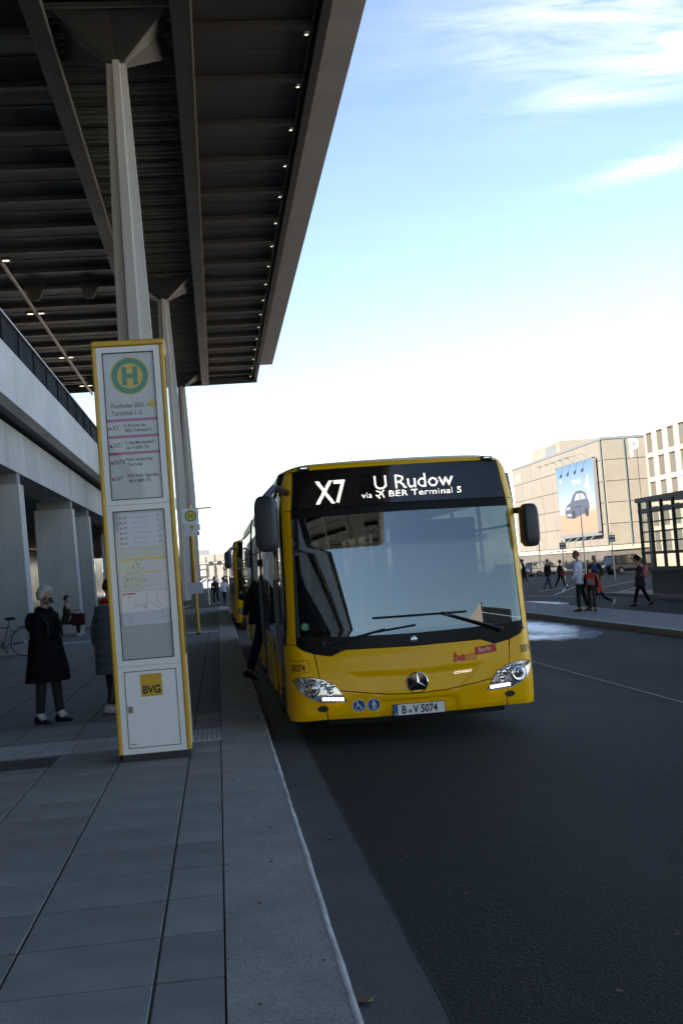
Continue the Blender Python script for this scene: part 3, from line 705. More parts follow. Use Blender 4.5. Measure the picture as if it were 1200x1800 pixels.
for (x,y,zc,label,lean) in ((23.2,75,2.0,'left one of two grey traffic sign backs by the silver car',.04),(26.7,75,2.25,'right one of two grey traffic sign backs above the dark car',0)):
    p=thing('traffic_sign',label,'sign',(x,y,gz(x)))
    MB().tube([(0,0,0),(lean,0,zc-gz(x)+.4)],.04,8).build('pole','steel',p,40)
    t=MB(); t.cbox((lean,-.06,zc-gz(x)),(.46,.03,.46),.01); t.build('sign_plate','win_frame',p)
    for dz in (-.12,.12): t=MB(); t.bx(lean-.2,lean+.2,-.085,-.077,zc-gz(x)+dz-.02,zc-gz(x)+dz+.02); t.build('bracket','steel',p)
# ------------------------------------------------------------------ stop pillar
SX,SY,SZ=-.672,10.54,.18
st=thing('stop_pillar','tall yellow framed white bus stop pillar with timetable displays','bus stop sign',(SX,SY,SZ))
D=.52
def sp_(x0,x1,y0,y1,z0,z1): return (x0-SX,x1-SX,y0,y1,z0-SZ,z1-SZ)
b=MB(); b.bx(*sp_(-.965,-.38,.03,D-.03,.24,3.97)); b.build('body','white_panel',st)
b=MB(); b.cbox((0,D/2,.03),(.615,D-.05,.075),.008); b.build('plinth','black_plastic',st)
b=MB(); b.bx(-.14,-.132,.02,.024,-.005,.06); b.bx(.16,.168,.02,.024,-.005,.06); b.build('plinth_joint','joint',st)
for x0,x1 in ((-1.003,-.966),(-.386,-.345)):
    for y0,y1 in ((0,.05),(D-.05,D)):
        t=MB(); t.cbox(((x0+x1)/2-SX,(y0+y1)/2,(3.976+.245)/2-SZ),(x1-x0,y1-y0,3.976-.245),.012); t.build('corner_post','yellow_sign',st)
b=MB(); b.cbox((0.0,D/2,4.003-SZ),(.670,D+.012,.058),.014); b.build('cap','yellow_sign',st)
for sx in (-.995,-.353):
    t=MB(); t.bx(*sp_(sx-.004,sx+.004,.06,D-.06,.26,3.96)); t.build('side_panel','white_panel',st)
    s2=-1 if sx<-.6 else 1
    t=MB(); t.bx(*sp_(min(sx+s2*.004,sx+s2*.008),max(sx+s2*.004,sx+s2*.008),.10,D-.10,2.56,3.92)); t.bx(*sp_(min(sx+s2*.004,sx+s2*.008),max(sx+s2*.004,sx+s2*.008),.10,D-.10,1.10,2.45)); t.build('side_window','black_gloss',st)
def frame(x0,x1,z0,z1,w,y0,y1,name,m):
    t=MB(); t.bx(*sp_(x0,x0+w,y0,y1,z0,z1)); t.bx(*sp_(x1-w,x1,y0,y1,z0,z1)); t.bx(*sp_(x0+w,x1-w,y0,y1,z1-w,z1)); t.bx(*sp_(x0+w,x1-w,y0,y1,z0,z0+w)); return t.build(name,m,st)
# three front leaves
for nm,z0,z1,gz0,gz1 in (('upper_door',2.512,3.972,2.557,3.92),('middle_door',1.045,2.502,1.096,2.456)):
    x0,x1=-.964,-.389; g0,g1=-.911,-.444
    t=MB(); t.bx(*sp_(x0,g0,.008,.03,z0,z1)); t.bx(*sp_(g1,x1,.008,.03,z0,z1)); t.bx(*sp_(g0,g1,.008,.03,z0,gz0)); t.bx(*sp_(g0,g1,.008,.03,gz1,z1)); t.build(nm,'white_panel',st)
    frame(g0,g1,gz0,gz1,.007,.004,.03,'window_seal','print_black')
    t=MB(); t.bx(*sp_(g0+.007,g1-.007,.022,.029,gz0+.007,gz1-.007)); t.build('display_board','grey_panel' if nm!='upper_door' else 'display_white',st)
    t=MB(); t.add([(g0+.006-SX,.010,gz0+.006-SZ),(g1-.006-SX,.010,gz0+.006-SZ),(g1-.006-SX,.010,gz1-.006-SZ),(g0+.006-SX,.010,gz1-.006-SZ)],[(0,1,2,3)]); t.build('glass','sign_glass',st)
t=MB(); t.bx(*sp_(-.964,-.389,.010,.03,.248,1.036)); t.build('lower_door','white_panel',st)
frame(-.908,-.440,.300,.993,.006,.0075,.012,'door_seam','print_black')
t=MB(); t.cbox((-.868-SX,.0,.65-SZ),(.040,.022,.058),.008); t.build('lock','lock',st)
FR=lambda y:(lambda u,z:(u-SX,y,z-SZ))
def disc(mb,cx,cz,r0,r1,y,mi=0,n=40):
    vs=[];fs=[]
    for k in range(n):
        a=6.2832*k/n; vs.append((cx+r1*math.cos(a)-SX,y,cz+r1*math.sin(a)-SZ)); 
    if r0>0:
        for k in range(n):
            a=6.2832*k/n; vs.append((cx+r0*math.cos(a)-SX,y,cz+r0*math.sin(a)-SZ))
        fs=[(k,(k+1)%n,n+(k+1)%n,n+k) for k in range(n)]
    else: fs=[tuple(range(n))]
    mb.add(vs,fs,mi)
def rect(mb,x0,x1,z0,z1,y,mi=0): mb.add([(x0-SX,y,z0-SZ),(x1-SX,y,z0-SZ),(x1-SX,y,z1-SZ),(x0-SX,y,z1-SZ)],[(0,1,2,3)],mi)
Hx,Hz=-.672,3.700
t=MB(); disc(t,Hx,Hz,0,.178,.0210,0); disc(t,Hx,Hz,.118,.166,.0205,1)
for (a,c,e,g) in ((-.072,-.028,-.085,.085),(.028,.072,-.085,.085),(-.028,.028,-.02,.02)): rect(t,Hx+a,Hx+c,Hz+e,Hz+g,.0203,1)
t.build('stop_emblem',['print_hyellow','print_green'],st)
YT=.0206
def tx(mb,s,x,z,size,mi=0,off=0,sx=.86): put_text(mb,s,size,lambda u,v:(x+u-SX,YT,z+v-SZ),offset=off,sx=sx,mi=mi)
t=MB(); tx(t,'Flughafen BER –',-.862,3.405,.062,0,.0012); tx(t,'Terminal 1-2',-.862,3.337,.062,0,.0012)
for (nm,l1,l2,z) in (('X7','U Rudow via','BER–Terminal 5',3.215),('X71','U Alt-Mariendorf','via × BER–T5',3.055),('N7X','Fahrt endet hier','Terminal',2.900),('N7','S+U Rath. Spandau','via × BER–T5',2.750)):
    tx(t,nm,-.862,z-.012,.058,0,.001); tx(t,l1,-.755,z+.012,.043,1,.0008); tx(t,l2,-.748,z-.034,.043,1,.0008)
t.build('lettering',['print_grey','print_black'],st)
t=MB()
for z in (3.292,3.139,2.985): rect(t,-.904,-.451,z-.013,z+.013,.0212)
for z in (3.217,3.055,2.902,2.752): disc(t,-.883,z,0,.015,.0208,0,16)
t.build('line_stripe','print_pink',st)
t=MB(); disc(t,-.487,3.435,0,.038,.0212,0,20); t.build('yellow_sticker','print_hyellow',st)
# timetable list and maps behind the middle glass
t=MB(); rect(t,-.868,-.472,2.125,2.425,.0214); t.build('departure_list','paper_lilac',st)
t=MB(); t2=MB()
for i,(nm,mn) in enumerate((('X7','2'),('X7','7'),('X71','12'),('X7','17'),('X7','22'),('X7','27'))):
    z=2.385-i*.047; disc(t2,-.848,z+.008,0,.013,.0208,0,14); tx(t,nm,-.826,z-.004,.033,0,.0008); tx(t,mn,-.512,z+.002,.030,0,.0005)
    rect(t,-.745,-.575-.02*(i%3),z+.004,z+.009,.0209,1)
t.build('lettering',['print_black','line_grey'],st); t2.build('line_dot','print_pink',st)
t=MB(); rect(t,-.882,-.460,1.722,2.020,.0214); t.build('area_map','paper_lilac',st)
t=MB(); rect(t,-.868,-.672,1.73,1.992,.0212); t.build('map_ground','paper_green',st)
t=MB(); rect(t,-.875,-.466,1.998,2.020,.0209); rect(t,-.668,-.475,1.882,1.894,.0209); t.build('map_header','print_hyellow',st)
rr=random.Random(3); t=MB()
for (cx,cz,n,s) in ((-.815,1.835,34,.036),(-.73,1.94,20,.03),(-.70,1.84,10,.022)):
    for k in range(n):
        x=cx+rr.gauss(0,s); z=cz+rr.gauss(0,s*.8); w=rr.uniform(.005,.02); h=rr.uniform(.004,.010); a=rr.uniform(-.7,.7)
        t.add([(x+math.cos(a)*u*w-math.sin(a)*v*h-SX,.0209,z+math.sin(a)*u*w+math.cos(a)*v*h-SZ) for u,v in ((-.5,-.5),(.5,-.5),(.5,.5),(-.5,.5))],[(0,1,2,3)])
t.build('map_blocks','print_teal',st,fix=False)
t=MB()
for i in range(9): rect(t,-.655,-.655+rr.uniform(.08,.17),1.865-i*.014,1.869-i*.014,.0209); rect(t,-.655,-.655+rr.uniform(.05,.17),1.985-i*.010,1.988-i*.010,.0208)
t.build('map_text','line_light',st,kind='stuff',fix=False)
t=MB(); rect(t,-.882,-.458,1.408,1.712,.0213); t.build('route_map','paper',st)
t=MB(); rect(t,-.838,-.757,1.688,1.703,.0207); rect(t,-.872,-.850,1.684,1.704,.0207); rect(t,-.83,-.80,1.662,1.67,.0207)
def pl(mb,pts,w,mi=0,y=.0206):
    for (p,q) in zip(pts,pts[1:]):
        p=Vector((p[0],p[1])); q=Vector((q[0],q[1])); d=(q-p).normalized(); n=Vector((-d.y,d.x))*w/2
        mb.add([(c.x-SX,y,c.y-SZ) for c in (p-n,q-n,q+n,p+n)],[(0,1,2,3)],mi)
pl(t,[(-.665,1.70),(-.655,1.68),(-.655,1.63)],.004)
pl(t,[(-.66,1.63),(-.60,1.585),(-.545,1.55)],.003,1); pl(t,[(-.80,1.55),(-.73,1.60),(-.69,1.565),(-.66,1.56)],.003,1); pl(t,[(-.56,1.70),(-.56,1.61),(-.525,1.58),(-.525,1.47),(-.545,1.455)],.0035,1); pl(t,[(-.85,1.62),(-.83,1.60),(-.83,1.53)],.0025,2); pl(t,[(-.70,1.61),(-.66,1.59),(-.65,1.61),(-.69,1.575),(-.655,1.565),(-.67,1.55)],.005,3)
for k in range(46):
    x=rr.uniform(-.86,-.50); z=rr.uniform(1.42,1.66); rect(t,x,x+rr.uniform(.006,.028),z,z+.0022,.0206,2)
for k in range(8): rect(t,-.85,-.85+rr.uniform(.05,.10),1.425+k*.011,1.428+k*.011,.0206,2)
t.build('route_lines',['print_red','print_brown','line_light','print_teal'],st,fix=False)
t=MB(); rect(t,-.767,-.574,.757,.960,.0085); t.build('emblem_plate','print_hyellow' if False else 'yellow_sign',st)
t=MB(); put_text(t,'BVG',.098,lambda u,v:(-.670+u-SX,.0075,.785+v-SZ),offset=.0035,align='CENTER',sx=.88); t.build('lettering','print_black',st)
t=MB(); put_text(t,'arhus',.022,lambda u,v:(-.885+u-SX,.0075,.330+v-SZ),offset=.0006); t.build('maker_lettering','print_grey',st)
t=MB(); put_text(t,'09:57',.022,lambda u,v:(-.895+u-SX,.0208,3.885+v-SZ)); t.build('small_lettering','line_light',st)
# ------------------------------------------------------------------ second stop sign on a yellow pole
q=thing('stop_pole','yellow pole with round stop sign and paper notices beyond the stop pillar','bus stop sign',(-.66,32.9,.17))
MB().tube([(0,0,0),(0,0,3.72)],[.05,.045],12).build('pole','yellow_sign',q,40); MB().tube([(0,0,0),(0,0,.05)],.08,12).build('foot','rubber',q,40)
OX,OZ=-.66,.17
def rb(x0,x1,y0,y1,z0,z1): return (x0-OX,x1-OX,y0,y1,z0-OZ,z1-OZ)
MB().bx(*rb(-.878,-.42,-.075,-.055,3.35,3.78)).build('sign_plate','paper',q)
def dsk(cx,cz,r,y,m,name,r0=0):
    t=MB(); t.lathe([(0,.004),(r,.004),(r,0)] ,(cx-OX,y,cz-OZ),(0,-1,0),32); return t.build(name,m,q)
dsk(-.65,3.565,.165,-.079,'print_green','sign_ring'); dsk(-.65,3.565,.125,-.084,'print_hyellow','sign_face')
t=MB()
for (a,c,e,g) in ((-.06,-.028,-.075,.075),(.028,.06,-.075,.075),(-.028,.028,-.015,.018)): t.bx(*rb(-.65+a,-.65+c,-.092,-.0885,3.565+e,3.565+g))
t.build('letter','print_green',q)
MB().bx(*rb(-.84,-.40,-.072,-.056,3.13,3.34)).build('notice','paper_lilac',q)
MB().bx(*rb(-.86,-.42,-.072,-.056,2.99,3.12)).build('notice','paper',q)
t=MB(); t.prism([(-.695,3.30),(-.575,3.30),(-.57,3.23),(-.635,3.14),(-.70,3.23)],lambda x,z:(x-OX,-.0725,z-OZ),lambda x,z:(x-OX,-.077,z-OZ)); t.build('shield','print_hyellow',q)
t=MB(); t.lathe([(0,.003),(.032,.003),(.032,0)],(-.635-OX,-.077,3.245-OZ),(0,-1,0),14); t.build('shield_mark','print_brown',q)
t=MB()
for k in range(4): t.bx(*rb(-.80,-.60+.03*k,-.0745,-.0725,3.085-k*.022,3.093-k*.022))
t.bx(*rb(-.50,-.44,-.0745,-.0725,3.01,3.09)); t.build('notice_text','line_grey',q)
MB().bx(*rb(-.904,-.432,-.07,-.055,1.34,1.65)).build('route_notice','paper_lilac',q)
t=MB(); rr=random.Random(5)
for k in range(26):
    x=rr.uniform(-.88,-.48); z=rr.uniform(1.37,1.6); t.bx(*rb(x,x+rr.uniform(.02,.08),-.0725,-.0705,z,z+.008))
t.build('notice_text','line_grey',q)
MB().tube([(0,.02,3.60),(.60,.3,3.62)],.025,8).build('flag_arm','yellow_sign',q)
# ------------------------------------------------------------------ articulated bus
def Wz(z):
    if z<1.0: return 1.275
    if z<2.42: return 1.275-.022*(z-1)/1.42
    if z<2.72: return 1.253-.035*(z-2.42)/.30
    return max(.3,1.218-.06*((z-2.72)/.13)**2)
def roofz(x):
    a=min(1,abs(x)/1.20); return 2.958-.018*a*a-.075*max(0,(a-.72)/.28)**2.2
def rake(z):
    pts=[(.20,.06),(.30,.02),(.50,.0),(.75,.02),(.95,.055),(1.1,.075),(2.0,.155),(2.42,.21),(2.85,.30),(3.0,.36)]
    for (a,p),(c,q) in zip(pts,pts[1:]):
        if z<=c: t=max(0,(z-a)/(c-a)); return p+(q-p)*t
    return .36
def F(x,z):
    w=Wz(z); ax_=min(abs(x),w); y=.15*(ax_/w)**2+rake(z); c=max(0,(ax_-(w-.17))/.17); y+=.26*(1-math.sqrt(max(0,1-c*c))); return y
def sm(a,b_,x): t=min(1,max(0,(x-a)/(b_-a))); return t*t*(3-2*t)
def front_relief(x,z):
    a=abs(x); d=0
    xe=.50+(z-.53)*1.13
    if z>.45: d+=.016*sm(0,.05,xe-a)*sm(.0,.04,.705+.02*(a/.6)-z)*sm(0,.03,z-.475)
    d+=.018*sm(0,.02,.43-(z-.25)*.25-a)*sm(0,.02,.425-z)
    d-=.014*sm(0,.1,.945-z)*sm(.80,.93,z)*sm(0,.2,.95-a)
    return d
def interp(pts,s):
    L=[0]
    for p,q in zip(pts,pts[1:]): L.append(L[-1]+math.hypot(q[0]-p[0],q[1]-p[1]))
    t=s*L[-1]
    for i in range(len(pts)-1):
        if t<=L[i+1]+1e-9:
            k=(t-L[i])/max(1e-9,L[i+1]-L[i]); return (pts[i][0]+(pts[i+1][0]-pts[i][0])*k,pts[i][1]+(pts[i+1][1]-pts[i][1])*k)
    return pts[-1]
def by_x(pts,x):
    for (a,p),(c,q) in zip(pts,pts[1:]):
        if x<=c: return p+(q-p)*max(0,(x-a)/(c-a))
    return pts[-1][1]
def patch(mb,top,bot,nu,nv,off=0,relief=False,mi=0,mode='arc',thick=.012):
    def pt(u,v,o):
        if mode=='arc': a=interp(top,u); c=interp(bot,u)
        else:
            xt=top[0][0]+(top[-1][0]-top[0][0])*u; xb=bot[0][0]+(bot[-1][0]-bot[0][0])*u; a=(xt,by_x(top,xt)); c=(xb,by_x(bot,xb))
        x=c[0]+(a[0]-c[0])*v; z=c[1]+(a[1]-c[1])*v
        return (x,F(x,z)-o+(front_relief(x,z) if relief else 0),z)
    mb.grid(lambda u,v:pt(u,v,off),nu,nv,mi)
    if thick:                                                # returned edges so every panel has real thickness
        for e in (lambda u,k:pt(u,0,off-thick*k),lambda u,k:pt(u,1,off-thick*k)): mb.grid(lambda u,v,e=e:e(u,v),nu,1,mi)
        for e in (0,1): mb.grid(lambda u,v,e=e:pt(e,u,off-thick*v),nv,1,mi)
mir=lambda pts:[(-x,z) for x,z in reversed(pts)]
sym=lambda half:half+mir(half)[(1 if abs(half[-1][0])<1e-6 else 0):]
def on_front(x,z,o): return (x,F(x,z)-o+front_relief(x,z),z)
def poly_panel(mb,poly,o,n=10,mi=0,relief=True):             # fan of a convex outline, subdivided towards its centre
    cx=sum(p[0] for p in poly)/len(poly); cz=sum(p[1] for p in poly)/len(poly); P=[]
    for p,q in zip(poly,poly[1:]+poly[:1]):
        for k in range(4): P.append((p[0]+(q[0]-p[0])*k/4,p[1]+(q[1]-p[1])*k/4))
    m=len(P); vs=[];fs=[]
    for r in range(5):
        t=r/4
        for (x,z) in P:
            X=cx+(x-cx)*max(t,.02); Z=cz+(z-cz)*max(t,.02); vs.append((X,F(X,Z)-o+(front_relief(X,Z) if relief else 0),Z))
    for r in range(4):
        for k in range(m): fs.append((r*m+k,r*m+(k+1)%m,(r+1)*m+(k+1)%m,(r+1)*m+k))
    fs.append(tuple(range(m)))
    for k in range(m): pass
    base=len(vs)
    for (x,z) in P: vs.append((x,F(x,z)+.02,z))
    for k in range(m): fs.append((4*m+k,4*m+(k+1)%m,base+(k+1)%m,base+k))
    mb.add(vs,fs,mi)
BX,BY=1.935,11.54
bus=thing('city_bus','yellow bus in front with lit destination display, front of the queue at the kerb','bus',(BX,BY,-.018),rot=(0,R(.45),0)); bus.scale=(1.02,1,1)
# lower front
seam=sym([(-1.0,.935),(-.955,.66),(-.93,.50)])
wb=sym([(-1.165,1.04),(-1.12,.985),(-1.0,.938),(-.84,.905),(-.70,.962),(-.4,.958),(0,.952)])
lid_top=sym([(-.995,.928),(-.84,.897),(-.70,.953),(-.4,.949),(0,.943)])
lid_bot=sym([(-.955,.60),(-.76,.552),(-.60,.527),(-.3,.485),(0,.472)])
b=MB(); patch(b,lid_top,lid_bot,72,22,.006,True,mode='x',thick=.03); b.build('front_flap','yellow',bus,35)
bt=[(x,z-.010) for x,z in lid_bot]; bb_=sym([(-.905,.262),(-.45,.256),(0,.254)])
b=MB(); patch(b,bt,bb_,72,16,.006,True,mode='x',thick=.03); b.build('front_bumper','yellow',bus,35)
b=MB(); patch(b,sym([(-.905,.258),(0,.25)]),sym([(-.90,.20),(0,.20)]),20,2,-.035,mode='x'); b.build('bumper_lip','black_plastic',bus)
for sg in (-1,1):
    top=[(-1.2745,1.03),(-1.18,1.03),(-1.12,.976),(-1.008,.93)]; bot=[(-1.2745,.25),(-1.2,.252),(-.918,.262)]
    mids=[top,[(-1.2745,.68),(-1.2,.68),(-1.1,.665),(-.967,.655)],[(-1.2745,.50),(-1.2,.5),(-1.1,.5),(-.945,.49)],bot]
    b=MB()
    def pc(u,v,o=.006):
        k=min(2,int(v*3)); t=v*3-k; a=interp(mids[k],u); c=interp(mids[k+1],u); x=a[0]+(c[0]-a[0])*t; z=a[1]+(c[1]-a[1])*t
        return (x if sg<0 else -x, F(x,z)-o, z)
    b.grid(pc,22,27); b.grid(lambda u,v:pc(1,u,.006-.03*v),20,1); b.grid(lambda u,v:pc(u,0,.006-.03*v),20,1)
    b.build('corner_panel','yellow',bus,35)
    # headlight
    hp=[(-1.225,.675),(-1.15,.705),(-1.05,.70),(-.945,.675),(-.86,.625),(-.80,.575),(-.755,.505),(-.715,.440),(-.84,.437),(-.965,.445),(-1.07,.485),(-1.18,.575)]
    hp=[(x if sg<0 else -x,z) for x,z in hp]
    h=MB(); poly_panel(h,[((x-(sg*.97))*1.03+sg*.97,(z-.57)*1.035+.57) for x,z in hp],.010,relief=False); hl=h.build('headlight','black_plastic',bus,40)
    h=MB(); poly_panel(h,hp,.013,relief=False); h.build('reflector','lamp_shell',hl,50)
    cx,cz=sg*1.06,.590; yy=F(cx,cz)-.014
    nrm=Vector((sg*.45,-1,.05)).normalized()
    h=MB(); h.lathe([(.092,.0),(.096,.012),(.088,.018),(.080,.006),(.062,.004),(.060,.014),(.054,.016)],(cx,yy,cz),nrm,28,cap=False); h.build('bezel','chrome',hl,40)
    h=MB(); h.lathe([(.052,.010),(.045,.022),(.026,.034),(0,.038)],(cx,yy,cz),nrm,20,0); h.build('lens','lamp_shell' if sg>0 else 'lamp_shell',hl,60)
    h=MB(); h.lathe([(.026,.036),(.016,.041),(0,.043)],(cx,yy,cz),nrm,14); h.build('bulb_core','lamp_amber' if sg<0 else 'black_gloss',hl,60)
    cx2,cz2=sg*.905,.60
    for k,(dx,dz,r) in enumerate(((0,0,.042),(.05,.03,.034),(-.03,-.055,.034),(-.055,.005,.028))):
        h=MB(); X=cx2+dx*sg; Z=cz2+dz; h.lathe([(r,0),(r*1.02,.012),(r*.9,.016),(r*.6,.004),(0,.010)],(X,F(X,Z)-.012,Z),(sg*.2,-1,.0),16); h.build('turn_lamp_cup','chrome',hl,40)
    h=MB()
    for k in range(5):
        X=sg*(.765+k*.044); h.cbox((X,F(X,.468)-.024,.464+.003*k),(.036,.014,.032),.008)
    h.build('running_light','drl',hl,40)
    h=MB(); poly_panel(h,[((x-(sg*.97))*1.005+sg*.97,(z-.57)*1.005+.57) for x,z in hp],.060,relief=False); h.build('cover_glass','lamp_glass',hl,50)
    # fog lamp recess
    h=MB(); cx,cz=sg*.955,.375
    pts=[(cx+.055*math.cos(a*.3142),cz+.032*math.sin(a*.3142)) for a in range(20)]
    poly_panel(h,pts,.0105,relief=False); h.build('fog_lamp','black_plastic',bus,40)
# windscreen: black print border below, glass above, header band
wm_t=sym([(-1.160,1.115),(-.6,1.085),(0,1.075)])
b=MB(); patch(b,wm_t,wb,72,8,.004,mode='x',thick=.02); b.build('windscreen_border','border_black',bus,40)
b=MB(); patch(b,sym([(-1.127,2.335),(0,2.345)]),[(x,z+.001) for x,z in wm_t],64,40,.004,mode='x',thick=0); b.build('windscreen','windscreen',bus,60)
b=MB(); patch(b,sym([(-1.122,2.428),(0,2.438)]),sym([(-1.127,2.336),(0,2.346)]),48,5,.004,mode='x',thick=.02); b.build('header_band','border_black',bus,40)
b=MB(); patch(b,sym([(-1.075,2.825),(-.5,2.842),(0,2.845)]),sym([(-1.118,2.432),(0,2.442)]),56,14,.004,mode='x',thick=.02); dsp=b.build('destination_display','black_gloss',bus,40)
# LED lettering, raised dots on a grid
def led(mb,s,size,x0,z0,pitch,sx=1.0,off=0,poly=None):
    if poly: vs=[p for p in poly]; fs=[(0,i,i+1) for i in range(1,len(poly)-1)]
    else: vs,fs=text_tris(s,size,off,'LEFT',sx)
    X0=min(v[0] for v in vs);X1=max(v[0] for v in vs);Z0=min(v[1] for v in vs);Z1=max(v[1] for v in vs)
    def inside(px_,pz_):
        for f_ in fs:
            (ax1,ay1),(bx1,by1),(cx1,cy1)=(vs[i] for i in f_)
            d1=(px_-bx1)*(ay1-by1)-(ax1-bx1)*(pz_-by1); d2=(px_-cx1)*(by1-cy1)-(bx1-cx1)*(pz_-cy1); d3=(px_-ax1)*(cy1-ay1)-(cx1-ax1)*(pz_-ay1)
            if not ((d1<0 or d2<0 or d3<0) and (d1>0 or d2>0 or d3>0)): return True
        return False
    i=0
    while X0+i*pitch<=X1:
        j=0
        while Z0+j*pitch<=Z1:
            x=X0+(i+.5)*pitch; z=Z0+(j+.5)*pitch
            if inside(x,z):
                a=pitch*.46; X=x0+x; Z=z0+z
                mb.add([(X+u*a,F(X+u*a,Z+w*a)-.0075,Z+w*a) for u,w in ((-1,-1),(1,-1),(1,1),(-1,1))],[(0,1,2,3)])
            j+=1
        i+=1
b=MB(); led(b,'X7',.345,-.862,2.480,.0098,sx=.74,off=.004)
led(b,'U Rudow',.205,-.270,2.588,.0098,sx=1.06,off=.0005)
led(b,'via',.088,-.398,2.505,.0064,sx=1.12,off=.0002); led(b,'BER Terminal 5',.088,-.125,2.505,.0064,sx=1.40,off=.0003)
for pg in ([(-.004,.006),(.006,-.004),(.082,.072),(.072,.082)],[(.030,.046),(.055,.052),(.0,.074),(-.012,.066)],[(.046,.030),(.066,-.012),(.074,.0),(.052,.055)],[(.0,.010),(.012,.022),(-.012,.028),(-.016,.020)],[(.010,.0),(.020,-.016),(.028,-.012),(.022,.012)]):
    mx,mz=min(q[0] for q in pg),min(q[1] for q in pg); led(b,'',0,-.238+mx,2.503+mz,.0058,poly=[(q[0]-mx,q[1]-mz) for q in pg])
b.build('destination_lettering','led',dsp,fix=False)
for x in (-.965,.965):
    t=MB(); t.cbox((x,F(x,2.85)-.012,2.862),(.12,.05,.045),.012); m_=t.build('marker_lamp','black_plastic',bus,30); t=MB(); t.cbox((x,F(x,2.85)-.040,2.866),(.07,.012,.018),.004); t.build('marker_lens','lamp_shell',m_)
# yellow pillars beside the screen and along the display
for sg in (-1,1):
    s_=lambda pts:[(sg*-x if sg>0 else x,z) for x,z in pts]
    b=MB()
    rows=[(1.04,-1.262,-1.174),(1.3,-1.240,-1.166),(1.8,-1.231,-1.150),(2.42,-1.222,-1.131)]
    def pp(u,v,o):
        t=v*3; k=min(2,int(t)); t-=k; z=rows[k][0]+(rows[k+1][0]-rows[k][0])*t; xo=rows[k][1]+(rows[k+1][1]-rows[k][1])*t; xi=rows[k][2]+(rows[k+1][2]-rows[k][2])*t
        x=xo+(xi-xo)*u; return (x if sg<0 else -x,F(x,z)-o,z)
    b.grid(lambda u,v:pp(u,v,.008),8,30)
    for e in (0,1): b.grid(lambda u,v,e=e:pp(e,u,.008-.03*v),30,1)
    b.build('front_pillar','yellow',bus,40)
    rows=[(2.428,-1.222,-1.128),(2.6,-1.205,-1.106),(2.72,-1.19,-1.094),(2.835,-1.150,-1.083)]
    b=MB(); b.grid(lambda u,v:pp(u,v,.008),8,24)
    for e in (0,1): b.grid(lambda u,v,e=e:pp(e,u,.008-.03*v),24,1)
    b.build('display_pillar','yellow',bus,40)
    b=MB(); rows=[(1.1,-1.2725,-1.243),(1.3,-1.268,-1.242),(2.0,-1.258,-1.231),(2.6,-1.232,-1.208)]; b.grid(lambda u,v:pp(u,v,.003),5,24); b.build('corner_glass','black_gloss',bus,40)
# roof dome and roof skin
b=MB()
def dome(s,t):
    x=(s*2-1)*1.195; z0=min(2.842,roofz(x)-.02); y0=F(x,z0); z1=roofz(x); y1=.95+.25*abs(x/1.195)**3
    return (x,y0-.006+(y1-y0)*(1-math.cos(t*1.5708)),z0+(z1-z0)*math.sin(t*1.5708))
b.grid(dome,48,12); b.build('roof_dome','yellow',bus,50)
LEN=17.9
def roof_seg(y0,y1,name='roof'):
    b=MB()
    def rf(u,v):
        a=(u*2-1); 
        if abs(a)<.8: x=a/.8*1.19; z=roofz(x)
        else:
            k=(abs(a)-.8)/.2; x=math.copysign(1.19+.055*k,a); z=roofz(1.19)-.22*k
        yy=y0+(y1-y0)*v
        if y0<1.5 and v==0: yy=.95+.25*min(1,abs(x/1.195))**3 -.01
        return (x,yy,z)
    b.grid(rf,40,6); return b.build(name,'yellow',bus,40)
roof_seg(.95,9.9); roof_seg(11.1,LEN)
b=MB(); b.cbox((0,4.2,3.02),(1.7,2.4,.22),.07); b.build('roof_unit','yellow',bus,30); b=MB(); b.cbox((0,14.2,3.02),(1.7,2.6,.22),.07); b.build('roof_unit','yellow',bus,30)
# articulation bellows
b=MB()
def bel(u,v):
    a=u*6.2832; w=1.18+.05*math.sin(v*60); c,s=math.cos(a),math.sin(a); x=w*math.copysign(abs(c)**.25,c); z=1.6+1.2*math.copysign(abs(s)**.25,s); return (x,9.9+1.2*v,z)
b.grid(bel,40,60); b.build('bellows','rubber',bus,60)
